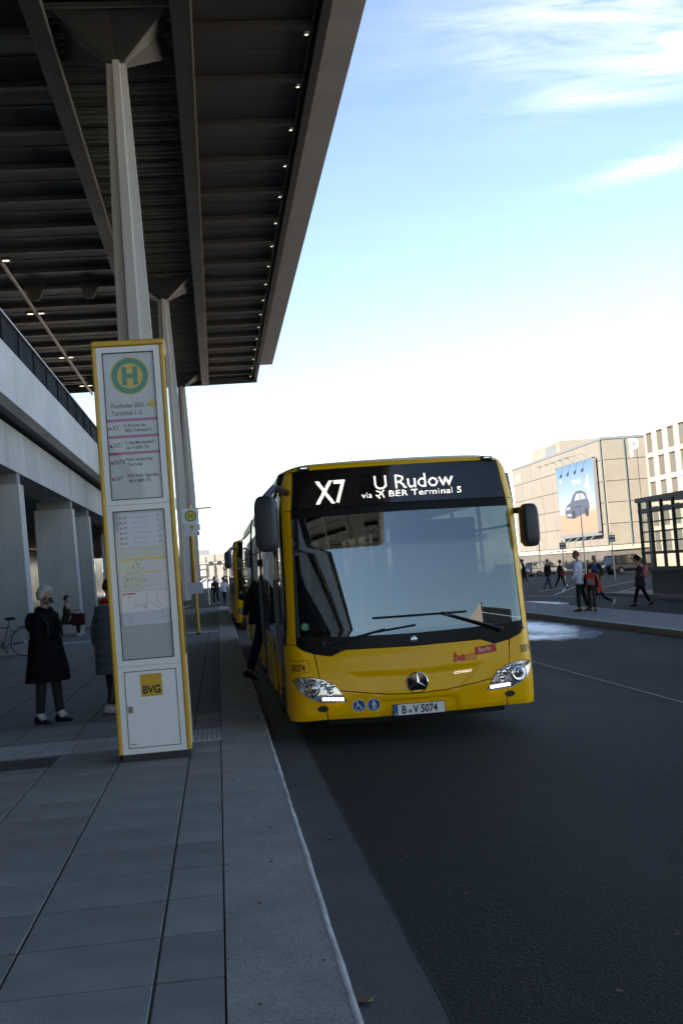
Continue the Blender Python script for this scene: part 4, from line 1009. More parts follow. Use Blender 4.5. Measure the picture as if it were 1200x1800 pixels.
# sides
def side(sg):
    X=lambda z,o:sg*(Wz(z)+o)
    def pan(y0,y1,z0,z1,name,m,o=0,par=bus,n=6):
        b=MB(); b.grid(lambda u,v:(X(z0+(z1-z0)*v,o),y0+(y1-y0)*u,z0+(z1-z0)*v),2,n)
        for e in (0,1):
            b.grid(lambda u,v,e=e:(X(z0+(z1-z0)*u,o-.03*v),(y0,y1)[e],z0+(z1-z0)*u),n,1); b.grid(lambda u,v,e=e:(X((z0,z1)[e],o-.03*v),y0+(y1-y0)*u,(z0,z1)[e]),2,1)
        return b.build(name,m,par,40)
    y_f=.50
    doors=[(.86,2.06),(5.35,6.65),(12.6,13.9)] if sg<0 else []
    axles=[2.75,8.65,14.75]
    # black glazing band
    ys=[.52]+sorted(sum(([a,c] for a,c in doors),[]))+[9.9]
    segs=[]; pts=sorted(doors); cur=.52
    for a,c in pts+[(9.9,11.1),(17.9,99)]:
        if a>cur+.1: segs.append((cur,min(a,17.9)))
        cur=c
    segs=sorted(segs)
    merged=[]
    for a,c in segs:
        if a<9.9<c: merged+=[(a,9.9),(11.1,c)]
        else: merged.append((a,c))
    for a,c in merged:
        n=max(1,round((c-a)/1.55)); w=(c-a)/n
        pan(a,c,1.0,1.12,'waist_band','black_gloss',.0); pan(a,c,2.44,2.70,'cantrail','black_gloss',.0)
        for k in range(n):
            pan(a+k*w,a+k*w+.06,1.125,2.435,'window_pillar','black_gloss',.0)
            pan(a+k*w+.065,a+(k+1)*w-.005,1.125,2.435,'window','side_glass',-.004)
            b=MB(); b.bx(min(X(2.2,-.006),X(2.2,.002)),max(X(2.2,-.006),X(2.2,.002)),a+k*w+.07,a+(k+1)*w-.01,2.12,2.15); b.build('window_rail','black_matte',bus)
    # yellow skirt with wheel arches left open
    cuts=[(q-.52,q+.52) for q in axles]+doors+[(9.9,11.1)]
    cur=.50
    for a,c in sorted(cuts)+[(17.9,18)]:
        if a>cur: pan(cur,a,.27,.995,'skirt_panel','yellow',0)
        cur=max(cur,c)
    for q in axles:
        b=MB()
        for k in range(12):
            a0=math.pi*k/12; a1=math.pi*(k+1)/12
            p=lambda a,r:(X(.6,.004),q+r*math.cos(a),.50+r*math.sin(a))
            def sq(a): 
                c,s=math.cos(a),math.sin(a); m=max(abs(c)/.52,abs(s)/.495,.001); return (X(.6,.0),q+c/m,.50+s/m)
            b.add([p(a0,.49),p(a1,.49),sq(a1),sq(a0)],[(0,1,2,3)])
        b.build('wheel_arch','yellow',bus)
        t=MB(); t.lathe([(.26,.14),(.44,.14),(.48,.10),(.48,-.10),(.44,-.14),(.26,-.14)],(sg*1.10,q,.515),(1,0,0),28,cap=False); wh=t.build('wheel','rubber',bus,40)
        t=MB(); t.lathe([(.29,.13),(.27,.06),(.13,.04),(.12,.13),(0,.135)],(sg*1.10,q,.515),(sg,0,0),20); t.build('rim','alloy',wh,40)
        t=MB(); t.bx(min(sg*.5,sg*.93),max(sg*.5,sg*.93),q-.55,q+.55,.3,1.05); t.build('wheel_well','black_matte',bus)
    for a,c in doors:
        m=(a+c)/2
        for (p,r_) in ((a,m-.01),(m+.01,c)):
            b=MB()
            zb,zt=.36,2.55
            for (u0,u1,z0,z1) in ((p,p+.05,zb,zt),(r_-.05,r_,zb,zt),(p+.05,r_-.05,zt-.12,zt),(p+.05,r_-.05,zb,zb+.10)):
                b.grid(lambda u,v:(X(z0+(z1-z0)*v,-.012),u0+(u1-u0)*u,z0+(z1-z0)*v),1,6); b.grid(lambda u,v:(X(z0+(z1-z0)*v,-.042),u0+(u1-u0)*u,z0+(z1-z0)*v),1,6)
            dr=b.build('door','black_plastic',bus)
            b=MB(); b.grid(lambda u,v:(X(zb+.1+(zt-.12-zb-.1)*v,-.02),p+.05+(r_-p-.10)*u,zb+.1+(zt-.12-zb-.1)*v),1,6); b.build('door_glass','side_glass',dr)
            b=MB(); b.tube([(X(1.2,.02),p+.08,.75),(X(1.2,.02),p+.08,1.7)],.015,6); b.build('handle','steel',dr)
        pan(a,c,2.56,2.70,'door_header','black_gloss',0); pan(a,c,.27,.35,'door_sill','black_plastic',0)
side(-1); side(1)
# rear wall, floor, interior
b=MB(); b.bx(-1.2,1.2,LEN-.04,LEN,.3,1.2); b.bx(-1.2,1.2,LEN-.04,LEN,2.5,2.85); b.bx(-1.2,-.95,LEN-.04,LEN,1.2,2.5); b.bx(.95,1.2,LEN-.04,LEN,1.2,2.5); b.build('rear_wall','yellow',bus)
b=MB(); b.bx(-.95,.95,LEN-.03,LEN-.02,1.2,2.5); b.build('rear_window','side_glass',bus)
b=MB(); b.bx(-1.2,1.2,.55,LEN-.05,.28,.36); b.bx(-.55,.55,.34,LEN-.1,.20,.279); b.build('floor','black_matte',bus)
b=MB(); b.bx(-1.18,1.18,.62,LEN-.05,2.66,2.70); b.bx(-1.1,1.1,.44,.62,2.46,2.70); b.build('ceiling','black_plastic',bus)
b=MB(); b.grid(lambda u,v:((u*2-1)*1.12,.34+.15*(u*2-1)**2+.45*v,.97+.05*math.sin(v*3)),16,5); b.bx(-1.1,1.1,.62,.80,.36,.94); b.build('dashboard','black_matte',bus,40)
t=MB()
for k in range(24):
    pass
sw=[(.62+.22*math.cos(a*.2618),.88+.17*math.sin(a*.2618)*.9,1.11+.14*math.sin(a*.2618)) for a in range(25)]
t.tube(sw,.018,6,cap=False); t.tube([(.62,.70,.95),(.62,.88,1.11)],.03,6); t.build('steering_wheel','black_matte',bus,40)
t=MB(); t.cbox((.62,1.75,1.15),(.50,.14,.75),.05); t.cbox((.62,1.55,.75),(.5,.5,.14),.05); t.cbox((.62,1.76,1.62),(.28,.10,.22),.04); t.build('driver_seat','black_matte',bus,40)
t=MB(); t.bx(.14,1.16,2.02,2.06,.36,2.3); t.bx(.12,.16,.95,2.06,.36,1.15); t.build('cab_wall','black_plastic',bus)
for (x,y) in ((-.35,1.3),(-.62,2.35),(.10,2.4),(-.45,4.6),(.45,4.6),(-.5,6.8),(.5,6.8)):
    t=MB(); t.tube([(x,y,.36),(x,y,2.66)],.018,8); t.build('grab_pole','yellow_sign',bus,40)
t=MB(); t.tube([(-1.02,.66,.95),(-1.0,.72,1.35),(-.78,.92,1.75),(-.76,.95,2.6)],.03,8); t.tube([(-.86,.66,.95),(-.84,.72,1.3),(-.60,.9,1.6),(-.58,.95,2.6)],.028,8); t.build('door_rail','black_matte',bus,40)
for k in range(9):
    y=3.0+k*.85
    if 5.2<y<6.8: continue
    for x in (-.85,.85):
        t=MB(); t.cbox((x,y,.85),(.85,.42,.10),.03); t.cbox((x,y+.22,1.2),(.85,.09,.62),.03,rot=Matrix.Rotation(R(-8),3,'X')); t.build('seat','black_matte',bus,30)
t=MB(); t.bx(-.98,-.30,.52,.58,2.18,2.40); t.build('sun_blind','black_matte',bus)
# emblem, badges, plates, stickers, fleet numbers
t=MB(); c_=(0,F(0,.575)+front_relief(0,.575)-.006,.575); t.lathe([(.104,0),(.108,.014),(.100,.020),(.095,.0)],c_,(0,-1,.03),40,cap=False); eb=t.build('star_emblem','chrome',bus,40)
t=MB(); t.lathe([(.096,.006),(0,.008)],c_,(0,-1,.03),40); t.build('emblem_disc','black_gloss',eb)
t=MB()
for k in range(3):
    a=math.pi/2+k*2.0944; d=Vector((math.cos(a),0,math.sin(a))); n=Vector((-d.z,0,d.x)); o=Vector(c_)+Vector((0,-.008,0))
    p=[o+d*.098, o+n*.017+d*.012, o-n*.017+d*.012, o+Vector((0,-.012,0)), o-d*.012]
    t.add(p,[(0,1,3),(0,3,2),(3,1,4),(2,3,4)])
t.build('emblem_star','chrome',eb)
c2=(0,F(0,1.012)-.006,1.012); t=MB(); t.lathe([(.036,0),(.036,.010),(.028,.014),(0,.014)],c2,(0,-1,.05),24); rs=t.build('round_badge','lamp_shell',bus,40)
t=MB()
for k in range(3):
    a=math.pi/2+k*2.0944; d=Vector((math.cos(a),0,math.sin(a))); n=Vector((-d.z,0,d.x)); o=Vector(c2)+Vector((0,-.0155,0)); t.add([o+d*.024,o+n*.005,o-n*.005],[(0,1,2)])
t.build('badge_star','print_grey',rs)
def flat(mb,poly,o,mi=0):
    if len(poly)==4: mb.grid(lambda u,v:on_front(*[(poly[0][i]*(1-u)+poly[1][i]*u)*(1-v)+(poly[3][i]*(1-u)+poly[2][i]*u)*v for i in (0,1)],o),10 if abs(poly[0][0]-poly[1][0])>.03 else 2,4,mi)
    else: mb.add([on_front(x,z,o) for x,z in poly],[tuple(range(len(poly)))],mi)
t=MB(); py_=F(.25,.31)+front_relief(.25,.31)-.020
t.cbox((0,py_,.310),(.53,.014,.118),.004); pl_=t.build('number_plate','print_black',bus)
t=MB(); t.bx(-.258,.258,py_-.010,py_-.0072,.256,.364); t.build('plate_face','print_white',pl_)
t=MB(); t.bx(-.259,-.215,py_-.0115,py_-.0102,.255,.365); t.build('country_band','print_blue',pl_)
t=MB(); PT=lambda x,z:(x,py_-.0118,z)
put_text(t,'B',.112,lambda u,v:PT(-.180+u,.272+v),offset=.003,sx=.80); put_text(t,'V 5074',.112,lambda u,v:PT(-.060+u,.272+v),offset=.003,sx=.76); t.build('plate_lettering','print_black',pl_)
t=MB(); t.lathe([(.017,0),(0,.0012)],(-.091,py_-.0105,.292),(0,-1,0),18); t.build('plate_seal','print_grey',pl_)
t=MB(); put_text(t,'D',.026,lambda u,v:(-.245+u,py_-.0125,.263+v),offset=.001); t.build('country_letter','print_white',pl_)
for cx,kind_ in ((-.60,'w'),(-.452,'p')):
    cz=.383
    circ=lambda r:[(cx+r*math.cos(a*.19635),cz+r*math.sin(a*.19635)) for a in range(32)]
    t=MB(); flat(t,circ(.066),.0085); s0=t.build('sticker','print_white',bus); t=MB(); flat(t,circ(.059),.0095); t.build('sticker_face','print_blue',s0)
    t=MB(); O=.0105
    def ln(p,q_,w):
        d=Vector((q_[0]-p[0],q_[1]-p[1])).normalized(); n=(-d.y*w/2,d.x*w/2); flat(t,[(cx+p[0]-n[0],cz+p[1]-n[1]),(cx+q_[0]-n[0],cz+q_[1]-n[1]),(cx+q_[0]+n[0],cz+q_[1]+n[1]),(cx+p[0]+n[0],cz+p[1]+n[1])],O)
    def ds(x,z,r): flat(t,[(cx+x+r*math.cos(a*.5236),cz+z+r*math.sin(a*.5236)) for a in range(12)],O)
    if kind_=='w':
        ds(-.016,.040,.008); ln((-.014,.03),(-.010,-.002),.010); ln((-.012,.014),(.012,.014),.006); ln((-.010,-.002),(.018,-.002),.009); ln((.018,-.002),(.026,-.028),.009); ln((.026,-.028),(.038,-.024),.006)
        for k in range(10):
            a0=2.1+k*.42; a1=a0+.42; ln((-.006+.026*math.cos(a0),-.020+.026*math.sin(a0)),(-.006+.026*math.cos(a1),-.020+.026*math.sin(a1)),.006)
    else:
        ds(.0,.042,.008); ln((0,.032),(0,-.004),.020); ln((-.004,-.004),(-.010,-.046),.009); ln((.005,-.004),(.008,-.046),.009); ln((-.012,.028),(-.021,-.006),.006); ln((.012,.028),(.023,-.002),.006); ln((.024,.0),(.027,-.046),.004)
    t.build('pictogram','print_white',s0,fix=False)
tf=lambda x0,z0,o=.0085,sl=0:(lambda u,v:on_front(x0+u+v*sl,z0+v,o))
t=MB(); put_text(t,'be',.125,tf(.380,.758,sl=.2),offset=.005)
flat(t,[(.62,.80),(.85,.822),(.845,.902),(.617,.880)],.0080)
for k in range(6): flat(t,[(.513+k*.021,.752),(.521+k*.021,.752),(.523+k*.021,.800),(.515+k*.021,.800)],.0082)
flat(t,[(.51,.803),(.645,.813),(.645,.821),(.51,.811)],.0083); flat(t,[(.565,.822),(.577,.822),(.577,.832),(.565,.832)],.0083); lg=t.build('city_logo','print_red',bus,fix=False)
t=MB(); put_text(t,'Berlin',.067,lambda u,v:on_front(.655+u,.826+v+u*.09,.0098),offset=.0012,sx=.86); t.build('logo_lettering','print_cream',lg)
t=MB(); put_text(t,'CITARO',.040,lambda u,v:on_front(.375+u*1.0+v*.3,.628+v*.85+u*.06,.012),offset=.0018,sx=1.30); t.build('model_lettering','chrome',bus)
for x0,z0 in ((-1.235,.765),(1.105,.790)):
    t=MB(); put_text(t,'5074',.100,lambda u,v:on_front(x0+u,z0+v,.0085),offset=.0022,sx=.66); t.build('fleet_number','print_black',bus)
t=MB()
def ln2(pts,w=.005):
    for p,q_ in zip(pts,pts[1:]):
        d=Vector((q_[0]-p[0],q_[1]-p[1])).normalized(); n=(-d.y*w/2,d.x*w/2); flat(t,[(p[0]-n[0],p[1]-n[1]),(q_[0]-n[0],q_[1]-n[1]),(q_[0]+n[0],q_[1]+n[1]),(p[0]+n[0],p[1]+n[1])],.008)
ln2([(-1.255,.885),(-1.19,.868),(-1.065,.878)]); ln2([(-1.065,.878),(-1.062,.76)]); ln2([(-1.062,.76),(-1.15,.745),(-1.20,.715)]); t.build('flap_seam','print_black',bus,fix=False)
t=MB()
circ=[(-1.075+.040*math.cos(a*.2618),1.215+.040*math.sin(a*.2618)) for a in range(24)]; t.add([(x,F(x,z)-.0065,z) for x,z in circ],[tuple(range(24))]); s1=t.build('green_sticker','print_green',bus)
t=MB(); 
for (x0,x1,z0,z1) in ((-1.105,-1.045,1.205,1.211),(-1.09,-1.06,1.222,1.240),(-1.10,-1.05,1.19,1.196)): t.add([(x,F(x,z)-.0075,z) for x,z in ((x0,z0),(x1,z0),(x1,z1),(x0,z1))],[(0,1,2,3)])
t.build('sticker_mark','print_teal',s1)
# wipers
def wip(arm,blade,r=.014):
    t=MB(); t.tube([(x,F(x,z)-.045-.02*k,z) for k,(x,z) in enumerate(arm)],[.030,.020,.012],8,flat=.6); t.lathe([(.035,0),(.03,.05),(0,.055)],(arm[0][0],F(*arm[0])-.0,arm[0][1]),(0,-1,0),12); w=t.build('wiper','black_plastic',bus,40)
    t=MB(); n=10; t.tube([(blade[0][0]+(blade[1][0]-blade[0][0])*k/n,F(blade[0][0]+(blade[1][0]-blade[0][0])*k/n,blade[0][1])-.030,blade[0][1]+(blade[1][1]-blade[0][1])*k/n) for k in range(n+1)],.012,6); t.build('wiper_blade','rubber',w,40)
wip([(-.895,1.025),(-.55,1.085),(-.29,1.145)],[(-.42,1.112),(.03,1.158)]); wip([(.915,1.05),(.66,1.14),(.30,1.268)],[(-.40,1.258),(.57,1.256)])
# mirrors
def mirror(x,y,z,w,d,h,yaw,arm):
    t=MB(); q_=Matrix.Rotation(yaw,3,'Z')
    def sh(p):
        n=lambda a:math.copysign(abs(a)**.45,a); k=1-.12*p.z; return Vector((n(p.x)*(1-.10*abs(p.z)**3),n(p.y)*k,n(p.z)))
    t.ell((0,0,0),(w/2,d/2,h/2),20,12,fn=sh); t.v=[tuple(q_@Vector(v_)+Vector((x,y,z))) for v_ in t.v]
    m_=t.build('mirror','mirror_plastic',bus,50)
    t=MB(); t.box((0,d/2+.001,0),(w*.82,.006,h*.80)); t.v=[tuple(q_@Vector(v_)+Vector((x,y,z))) for v_ in t.v]; t.build('mirror_glass','chrome',m_)
    t=MB(); t.tube(arm,.035,10); t.build('mirror_arm','black_plastic',m_,50)
mirror(-1.41,-.28,2.28,.22,.20,.56,R(-14),[(-1.15,.42,2.62),(-1.30,.1,2.66),(-1.43,-.25,2.52)])
mirror(1.335,.25,2.11,.175,.18,.46,R(10),[(1.20,.50,2.28),(1.30,.40,2.28),(1.33,.30,2.22)])
# the next bus in the queue is the same type, without this one's lettering
b2=copy_tree(bus,None,skip=('fleet_number','plate_lettering'))
b2.location=(1.78,36.6,-.018); tag(b2,'second yellow bus, mostly hidden, waiting behind the front bus','bus'); bus['group']=b2['group']='yellow buses queued at the kerb'
# ------------------------------------------------------------------ people
CL={}
def cloth(name,c,rough=.85,var=.15):
    if name not in M: mat(name,c,rough,var=var,scale=14,bump=.35,bscale=70,spec=.12)
    return name
def skin_mesh(nodes,edges,root,sub=2):
    names=list(nodes); me=bpy.data.meshes.new('sk'); me.from_pydata([nodes[n][0] for n in names],[(names.index(a),names.index(c)) for a,c in edges],[])
    o=bpy.data.objects.new('sk',me); col.objects.link(o)
    md=o.modifiers.new('s','SKIN'); md.use_smooth_shade=True; md.branch_smoothing=.6
    sd=o.modifiers.new('d','SUBSURF'); sd.levels=sub; sd.render_levels=sub
    if not me.skin_vertices: me.skin_vertices.new(name='') if hasattr(me.skin_vertices,'new') else None
    for i,n in enumerate(names):
        r=nodes[n][1]; me.skin_vertices[0].data[i].radius=r if isinstance(r,(tuple,list)) else (r,r); me.skin_vertices[0].data[i].use_root=(n==root)
    dg=bpy.context.evaluated_depsgraph_get(); m2=bpy.data.meshes.new_from_object(o.evaluated_get(dg))
    bpy.data.objects.remove(o); bpy.data.meshes.remove(me); return m2
def mesh_into(mb,me,mi=0):
    mb.add([tuple(v.co) for v in me.vertices],[tuple(p.vertices) for p in me.polygons],mi); bpy.data.meshes.remove(me)
def person(label,loc,heading,H=1.75,group=None,legs=((8,4,0),(-8,6,0)),arms=((-6,8,14),(8,8,14)),lean=2,top='coat',top_c='black_matte',hem=None,trouser='black_matte',shoe='rubber',hair=('short',(.05,.035,.025)),head_turn=0,mask=None,pelvis=None,female=False,skin='skin',hat=None,bulk=1.0,inner=None,sleeve=True,puffy=0,collar=True,cat='person'):
    p=thing('person',label,cat,loc,R(heading),group=group)
    s=H/1.75; hip=.90*s; LN=Matrix.Rotation(R(-lean),3,'X')
    th,shn=.43*s,.42*s
    def leg(sd,a):
        h,k,sp=a; h0=Vector((sd*.092*s,0,0)); d=lambda an,sw=0:Vector((sd*math.sin(R(sw)),math.sin(R(an)),-math.cos(R(an))))
        kn=h0+d(h,sp)*th; an=kn+d(h-k,sp*.5)*shn; return h0,kn,an
    Lg={sd:leg(sd,legs[0 if sd<0 else 1]) for sd in (-1,1)}
    zf=min(Lg[-1][2].z,Lg[1][2].z); base=Vector((0,0,-zf+.075*s)) if pelvis is None else Vector((0,0,pelvis))
    for sd in Lg: Lg[sd]=tuple(q+base for q in Lg[sd])
    pel=base+Vector((0,0,.02*s)); T=lambda x,y,z:pel+LN@Vector((x*s,y*s,z*s))
    spine=T(0,0,.17); chest=T(0,.01,.34); nb=T(0,-.01,.50); nk=T(0,.005,.575)
    sw=(.165 if female else .19)
    Ar={}
    for sd,a in ((-1,arms[0]),(1,arms[1])):
        f_,si,el=a; sh=T(sd*sw,-.005,.455); d=lambda an:LN@Vector((sd*math.sin(R(si)),math.sin(R(an)),-math.cos(R(an))))
        e=sh+d(f_).normalized()*.29*s; w=e+(LN@Vector((sd*math.sin(R(si))*.3-sd*math.sin(R(max(0,el-40)))*.35,math.sin(R(f_+el)),-math.cos(R(f_+el))))).normalized()*.25*s; Ar[sd]=(sh,e,w)
    n={'pel':(pel,(.095*s,.085*s)),'sp':(spine,(.125*s,.09*s)),'ch':(chest,(.15*s,.105*s)),'nb':(nb,(.07*s,.06*s)),'nk':(nk,.052*s),'hd':(nk+LN@Vector((0,.012,.07))*s,.05*s)}
    e=[('pel','sp'),('sp','ch'),('ch','nb'),('nb','nk'),('nk','hd')]
    for sd,t in ((-1,'l'),(1,'r')):
        h0,kn,an=Lg[sd]; n[t+'h']=(h0-Vector((0,0,.03*s)),.080*s); n[t+'k']=(kn,.055*s); n[t+'a']=(an,.036*s); e+=[('pel',t+'h'),(t+'h',t+'k'),(t+'k',t+'a')]
        sh,el,w=Ar[sd]; n[t+'s']=(sh,.055*s); n[t+'e']=(el,.042*s); n[t+'w']=(w,.028*s); e+=[('ch',t+'s'),(t+'s',t+'e'),(t+'e',t+'w')]
    B=MB(); mesh_into(B,skin_mesh(n,e,'pel'))
    # head with brow, nose, chin; the face looks along local +Y
    HT=Matrix.Rotation(R(head_turn),3,'Z'); hc=nk+LN@Vector((0,.025,.135))*s
    def hf(q):
        q=q.copy(); j=max(0,-q.z); fr=max(0,q.y)
        q.x*=1-.28*j; q.y*=1-.10*j
        q.y+=.10*fr*j*j
        if fr>.55 and abs(q.z)<.9:
            g=math.exp(-((q.x/.16)**2)); q.y+=.26*g*math.exp(-(((q.z+.12)/.17)**2))*fr
            q.y-=.13*fr*math.exp(-(((abs(q.x)-.36)/.18)**2))*math.exp(-(((q.z-.10)/.14)**2))
            q.y+=.07*fr*math.exp(-(((q.z-.32)/.12)**2)); q.y+=.06*g*fr*math.exp(-(((q.z+.50)/.08)**2))
        return q
    k0=len(B.v); B.ell((0,0,0),(.076*s,.098*s,.122*s),28,22,fn=hf)
    for sd in (-1,1):
        B.ell((sd*.077*s,-.005*s,.0),(.012*s,.022*s,.033*s),8,6); B.ell((sd*.029*s,.083*s,.014*s),(.011*s,.008*s,.007*s),8,5,1)
    B.ell((0,.096*s,-.062*s),(.024*s,.008*s,.007*s),8,5,2)
    for i in range(k0,len(B.v)): B.v[i]=tuple(hc+LN@(HT@Vector(B.v[i])))
    # hands: palm and five bent fingers
    for sd in (-1,1):
        sh,el,w=Ar[sd]; d=(w-el).normalized(); side=Vector((0,1,0)) if abs(d.y)<.8 else Vector((0,0,1)); side=(side-d*side.dot(d)).normalized(); nrm=d.cross(side)*sd
        pc_=w+d*.045*s; B.tube([w-d*.01*s,w+d*.02*s,w+d*.06*s,w+d*.085*s],[.024*s,.030*s,.034*s,.028*s],8,0,flat=.55)
        for f_,L_ in ((-1.5,.060),(-.5,.074),(.5,.078),(1.5,.068)):
            b0=w+d*.075*s+side*f_*.016*s; B.tube([b0,b0+(d*.55-nrm*.25)*L_*s,b0+(d*.85-nrm*.65)*L_*s],[.0095*s,.0085*s,.006*s],6)
        b0=w+d*.03*s+side*.028*s; B.tube([b0,b0+(d*.6+side*.6)*.035*s,b0+(d*1.2+side*.55)*.04*s],[.012*s,.010*s,.007*s],6)
    B.build('body',[skin,'eye','lip'],p,60)
    # trousers and shoes
    tn={'pel':(pel-Vector((0,0,.02*s)),(.095*s,.085*s))}; te=[]
    for sd,t in ((-1,'l'),(1,'r')):
        h0,kn,an=Lg[sd]; tn[t+'h']=(h0-Vector((0,0,.05*s)),.092*s); tn[t+'k']=(kn,.073*s); tn[t+'m']=((kn+an)/2,.064*s); tn[t+'a']=(an+(kn-an)*.06,.056*s); te+=[('pel',t+'h'),(t+'h',t+'k'),(t+'k',t+'m'),(t+'m',t+'a')]
    t=MB(); mesh_into(t,skin_mesh(tn,te,'pel')); t.build('trousers',trouser,p,60)
    for sd in (-1,1):
        h0,kn,an=Lg[sd]; sdv=(an-kn).normalized(); pit=math.atan2(sdv.y,-sdv.z); pit=pit if pit<-.15 else max(-.1,pit*.5)
        q=Matrix.Rotation(pit,3,'X'); t=MB(); vs=[];fs=[]; prof=[(-.075,.030,.075),(-.05,.038,.10),(.0,.040,.095),(.06,.046,.062),(.12,.048,.050),(.165,.040,.040),(.185,.020,.030)]; m_=10
        for (yy,w_,h_) in prof:
            for k in range(m_):
                a=2*math.pi*k/m_; zz_=h_/2+h_/2*math.sin(a); vs.append(an+q@(Vector((w_*math.cos(a)*(1 if zz_>.02 else .95),yy,zz_-.075))*s))
        fs=[(i*m_+k,i*m_+(k+1)%m_,(i+1)*m_+(k+1)%m_,(i+1)*m_+k) for i in range(len(prof)-1) for k in range(m_)]+[tuple(range(m_)),tuple((len(prof)-1)*m_+k for k in range(m_))]
        t.add(vs,fs).build('shoe',shoe,p,60)
    # upper garment
    g=1.0*bulk
    if not hem and not puffy: hem=.09
    gn={'pel':(T(0,0,.03),(.115*s,.10*s)),'sp':(spine,(.150*s*g,.120*s*g)),'ch':(chest,(.172*s*g,.128*s*g)),'nb':(T(0,-.01,.475),(.105*s,.085*s))}; ge=[('pel','sp'),('sp','ch'),('ch','nb')]
    if collar: gn['co']=(T(0,-.005,.575 if collar==2 else .545),(.088 if collar==2 else .070)*s); ge.append(('nb','co'))
    for sd,t in ((-1,'l'),(1,'r')):
        sh,el,w=Ar[sd]; gn[t+'s']=(sh,.078*s*g); gn[t+'e']=(el,.064*s*g); gn[t+'w']=(w-(w-el)*.08,.042*s); ge+=[('ch',t+'s'),(t+'s',t+'e'),(t+'e',t+'w')]
    t=MB(); mesh_into(t,skin_mesh(gn,ge,'ch'))
    if hem:
        n_=28; vs=[]; Rg=[(.16,.155,.125),(.02,.165,.14),(-.14,.18,.155),(-.5*(hem)-.05,.195,.165),(-hem,.205,.172),(-hem,.195,.16)]
        for j,(z_,rx,ry) in enumerate(Rg):
            for k in range(n_):
                a=2*math.pi*k/n_; fold=1+(.035*math.sin(a*5+j)+.02*math.sin(a*9))*(1 if z_<0 else .3)
                q=T(rx*g*math.cos(a)*fold,ry*g*math.sin(a)*fold,0); vs.append(Vector((q.x,q.y,pel.z+z_*s)) if z_<0 else T(rx*g*math.cos(a),ry*g*math.sin(a),z_))
        t.add(vs,[(j*n_+k,j*n_+(k+1)%n_,(j+1)*n_+(k+1)%n_,(j+1)*n_+k) for j in range(len(Rg)-1) for k in range(n_)])
    if puffy:
        n_=32; vs=[]; m_=puffy*6
        for j in range(m_+1):
            f_=j/m_; z_=-.42+.90*f_; bul=1+.07*abs(math.sin(f_*puffy*math.pi)); w_=(.215-.03*f_)*bul; 
            for k in range(n_):
                a=2*math.pi*k/n_; q=T(w_*math.cos(a)*g,w_*.80*math.sin(a)*g,0 if z_<0 else z_); vs.append(Vector((q.x,q.y,pel.z+z_*s)) if z_<0 else q)
        t.add(vs,[(j*n_+k,j*n_+(k+1)%n_,(j+1)*n_+(k+1)%n_,(j+1)*n_+k) for j in range(m_) for k in range(n_)])
    t.build(top,top_c,p,60)
    if inner:
        t=MB(); vs=[T(x,.138*bulk+.004-abs(x)*.3,z) for z in (-.04,.2,.40,.47) for x in (-.06,-.02,.02,.06)]; t.add(vs,[(j*4+k,j*4+k+1,j*4+k+5,j*4+k+4) for j in range(3) for k in range(3)]); t.build('shirt_front',inner,p,60)
    # hair
    hn=hair[0]; hm=cloth('hair_%02d%02d%02d'%tuple(int(q*99) for q in hair[1]),hair[1],.7,.3)
    if hn!='none':
        t=MB(); k0=0
        def hr(q):
            q=q.copy(); a=math.atan2(q.x,q.y); low=-.75 if hn=='long' else (-.45 if hn=='bob' else -.25)
            lim=.42 if abs(a)<.9 else (.42+(low-.42)*min(1,(abs(a)-.9)/.6)); q=Vector(q)
            if q.z<lim:
                q=Vector((q.x*.93,q.y*.9-.03,lim+(q.z-lim)*.12))
            nz_=1+.05*math.sin(a*13+q.z*21)+.03*math.sin(a*29-q.z*17); return q*nz_
        vol=1.18 if hn in('bob','long') else 1.08
        t.ell((0,-.012*s,.014*s),(.080*s*vol,.100*s*vol,.122*s*(1.10 if vol>1.1 else 1.05)),32,22,fn=hr)
        t.v=[tuple(hc+LN@(HT@Vector(q))) for q in t.v]; t.build('hair',hm,p,60)
    if hat:
        t=MB(); t.ell((0,-.008*s,.065*s),(.092*s,.112*s,.085*s),22,12); t.lathe([(.085*s,.055*s),(.150*s,.040*s),(.150*s,.034*s),(.085*s,.045*s)],(0,0,0),(0,0,1),22); t.v=[tuple(hc+LN@(HT@Vector(q))) for q in t.v]; t.build('hat',hat,p,60)
    if mask:
        t=MB(); 
        def mk(u,v):
            a=(u-.5)*2.5; z=-.100+.085*v; bul=1.05+.10*math.cos(a)*math.sin(v*3.1); return (math.sin(a)*.070*s*bul,math.cos(a)*.098*s*bul+.004,z*s)
        t.grid(mk,14,8); t.v=[tuple(hc+LN@(HT@Vector(q))) for q in t.v]; t.build('face_mask',mask,p,60)
        t=MB()
        for sd in (-1,1): t.tube([(sd*.072*s,.03*s,-.03*s),(sd*.084*s,-.01*s,.012*s)],.003*s,5)
        t.v=[tuple(hc+LN@(HT@Vector(q))) for q in t.v]; t.build('mask_loop','print_black',p)
    p_info=dict(T=T,Ar=Ar,Lg=Lg,hc=hc,s=s,pel=pel)
    return p,p_info
cloth('wool_black',(.006,.006,.007)); cloth('cloth_grey',(.035,.035,.034)); cloth('puffer_grey',(.085,.115,.135),.5); cloth('cloth_navy',(.012,.016,.035)); cloth('cloth_dark',(.022,.022,.024)); cloth('cloth_white',(.58,.58,.68)); cloth('cloth_brown',(.045,.032,.025)); cloth('cloth_blue',(.04,.10,.30)); cloth('denim',(.025,.045,.085)); cloth('cloth_red',(.50,.03,.02)); cloth('cloth_pink',(.62,.16,.16)); cloth('bag_maroon',(.045,.010,.012)); cloth('shoe_white',(.55,.55,.56)); cloth('sock_white',(.6,.6,.6)); cloth('wine',(.12,.02,.03)); cloth('grey_mid',(.16,.165,.18)); cloth('cloth_lilac',(.25,.28,.42))
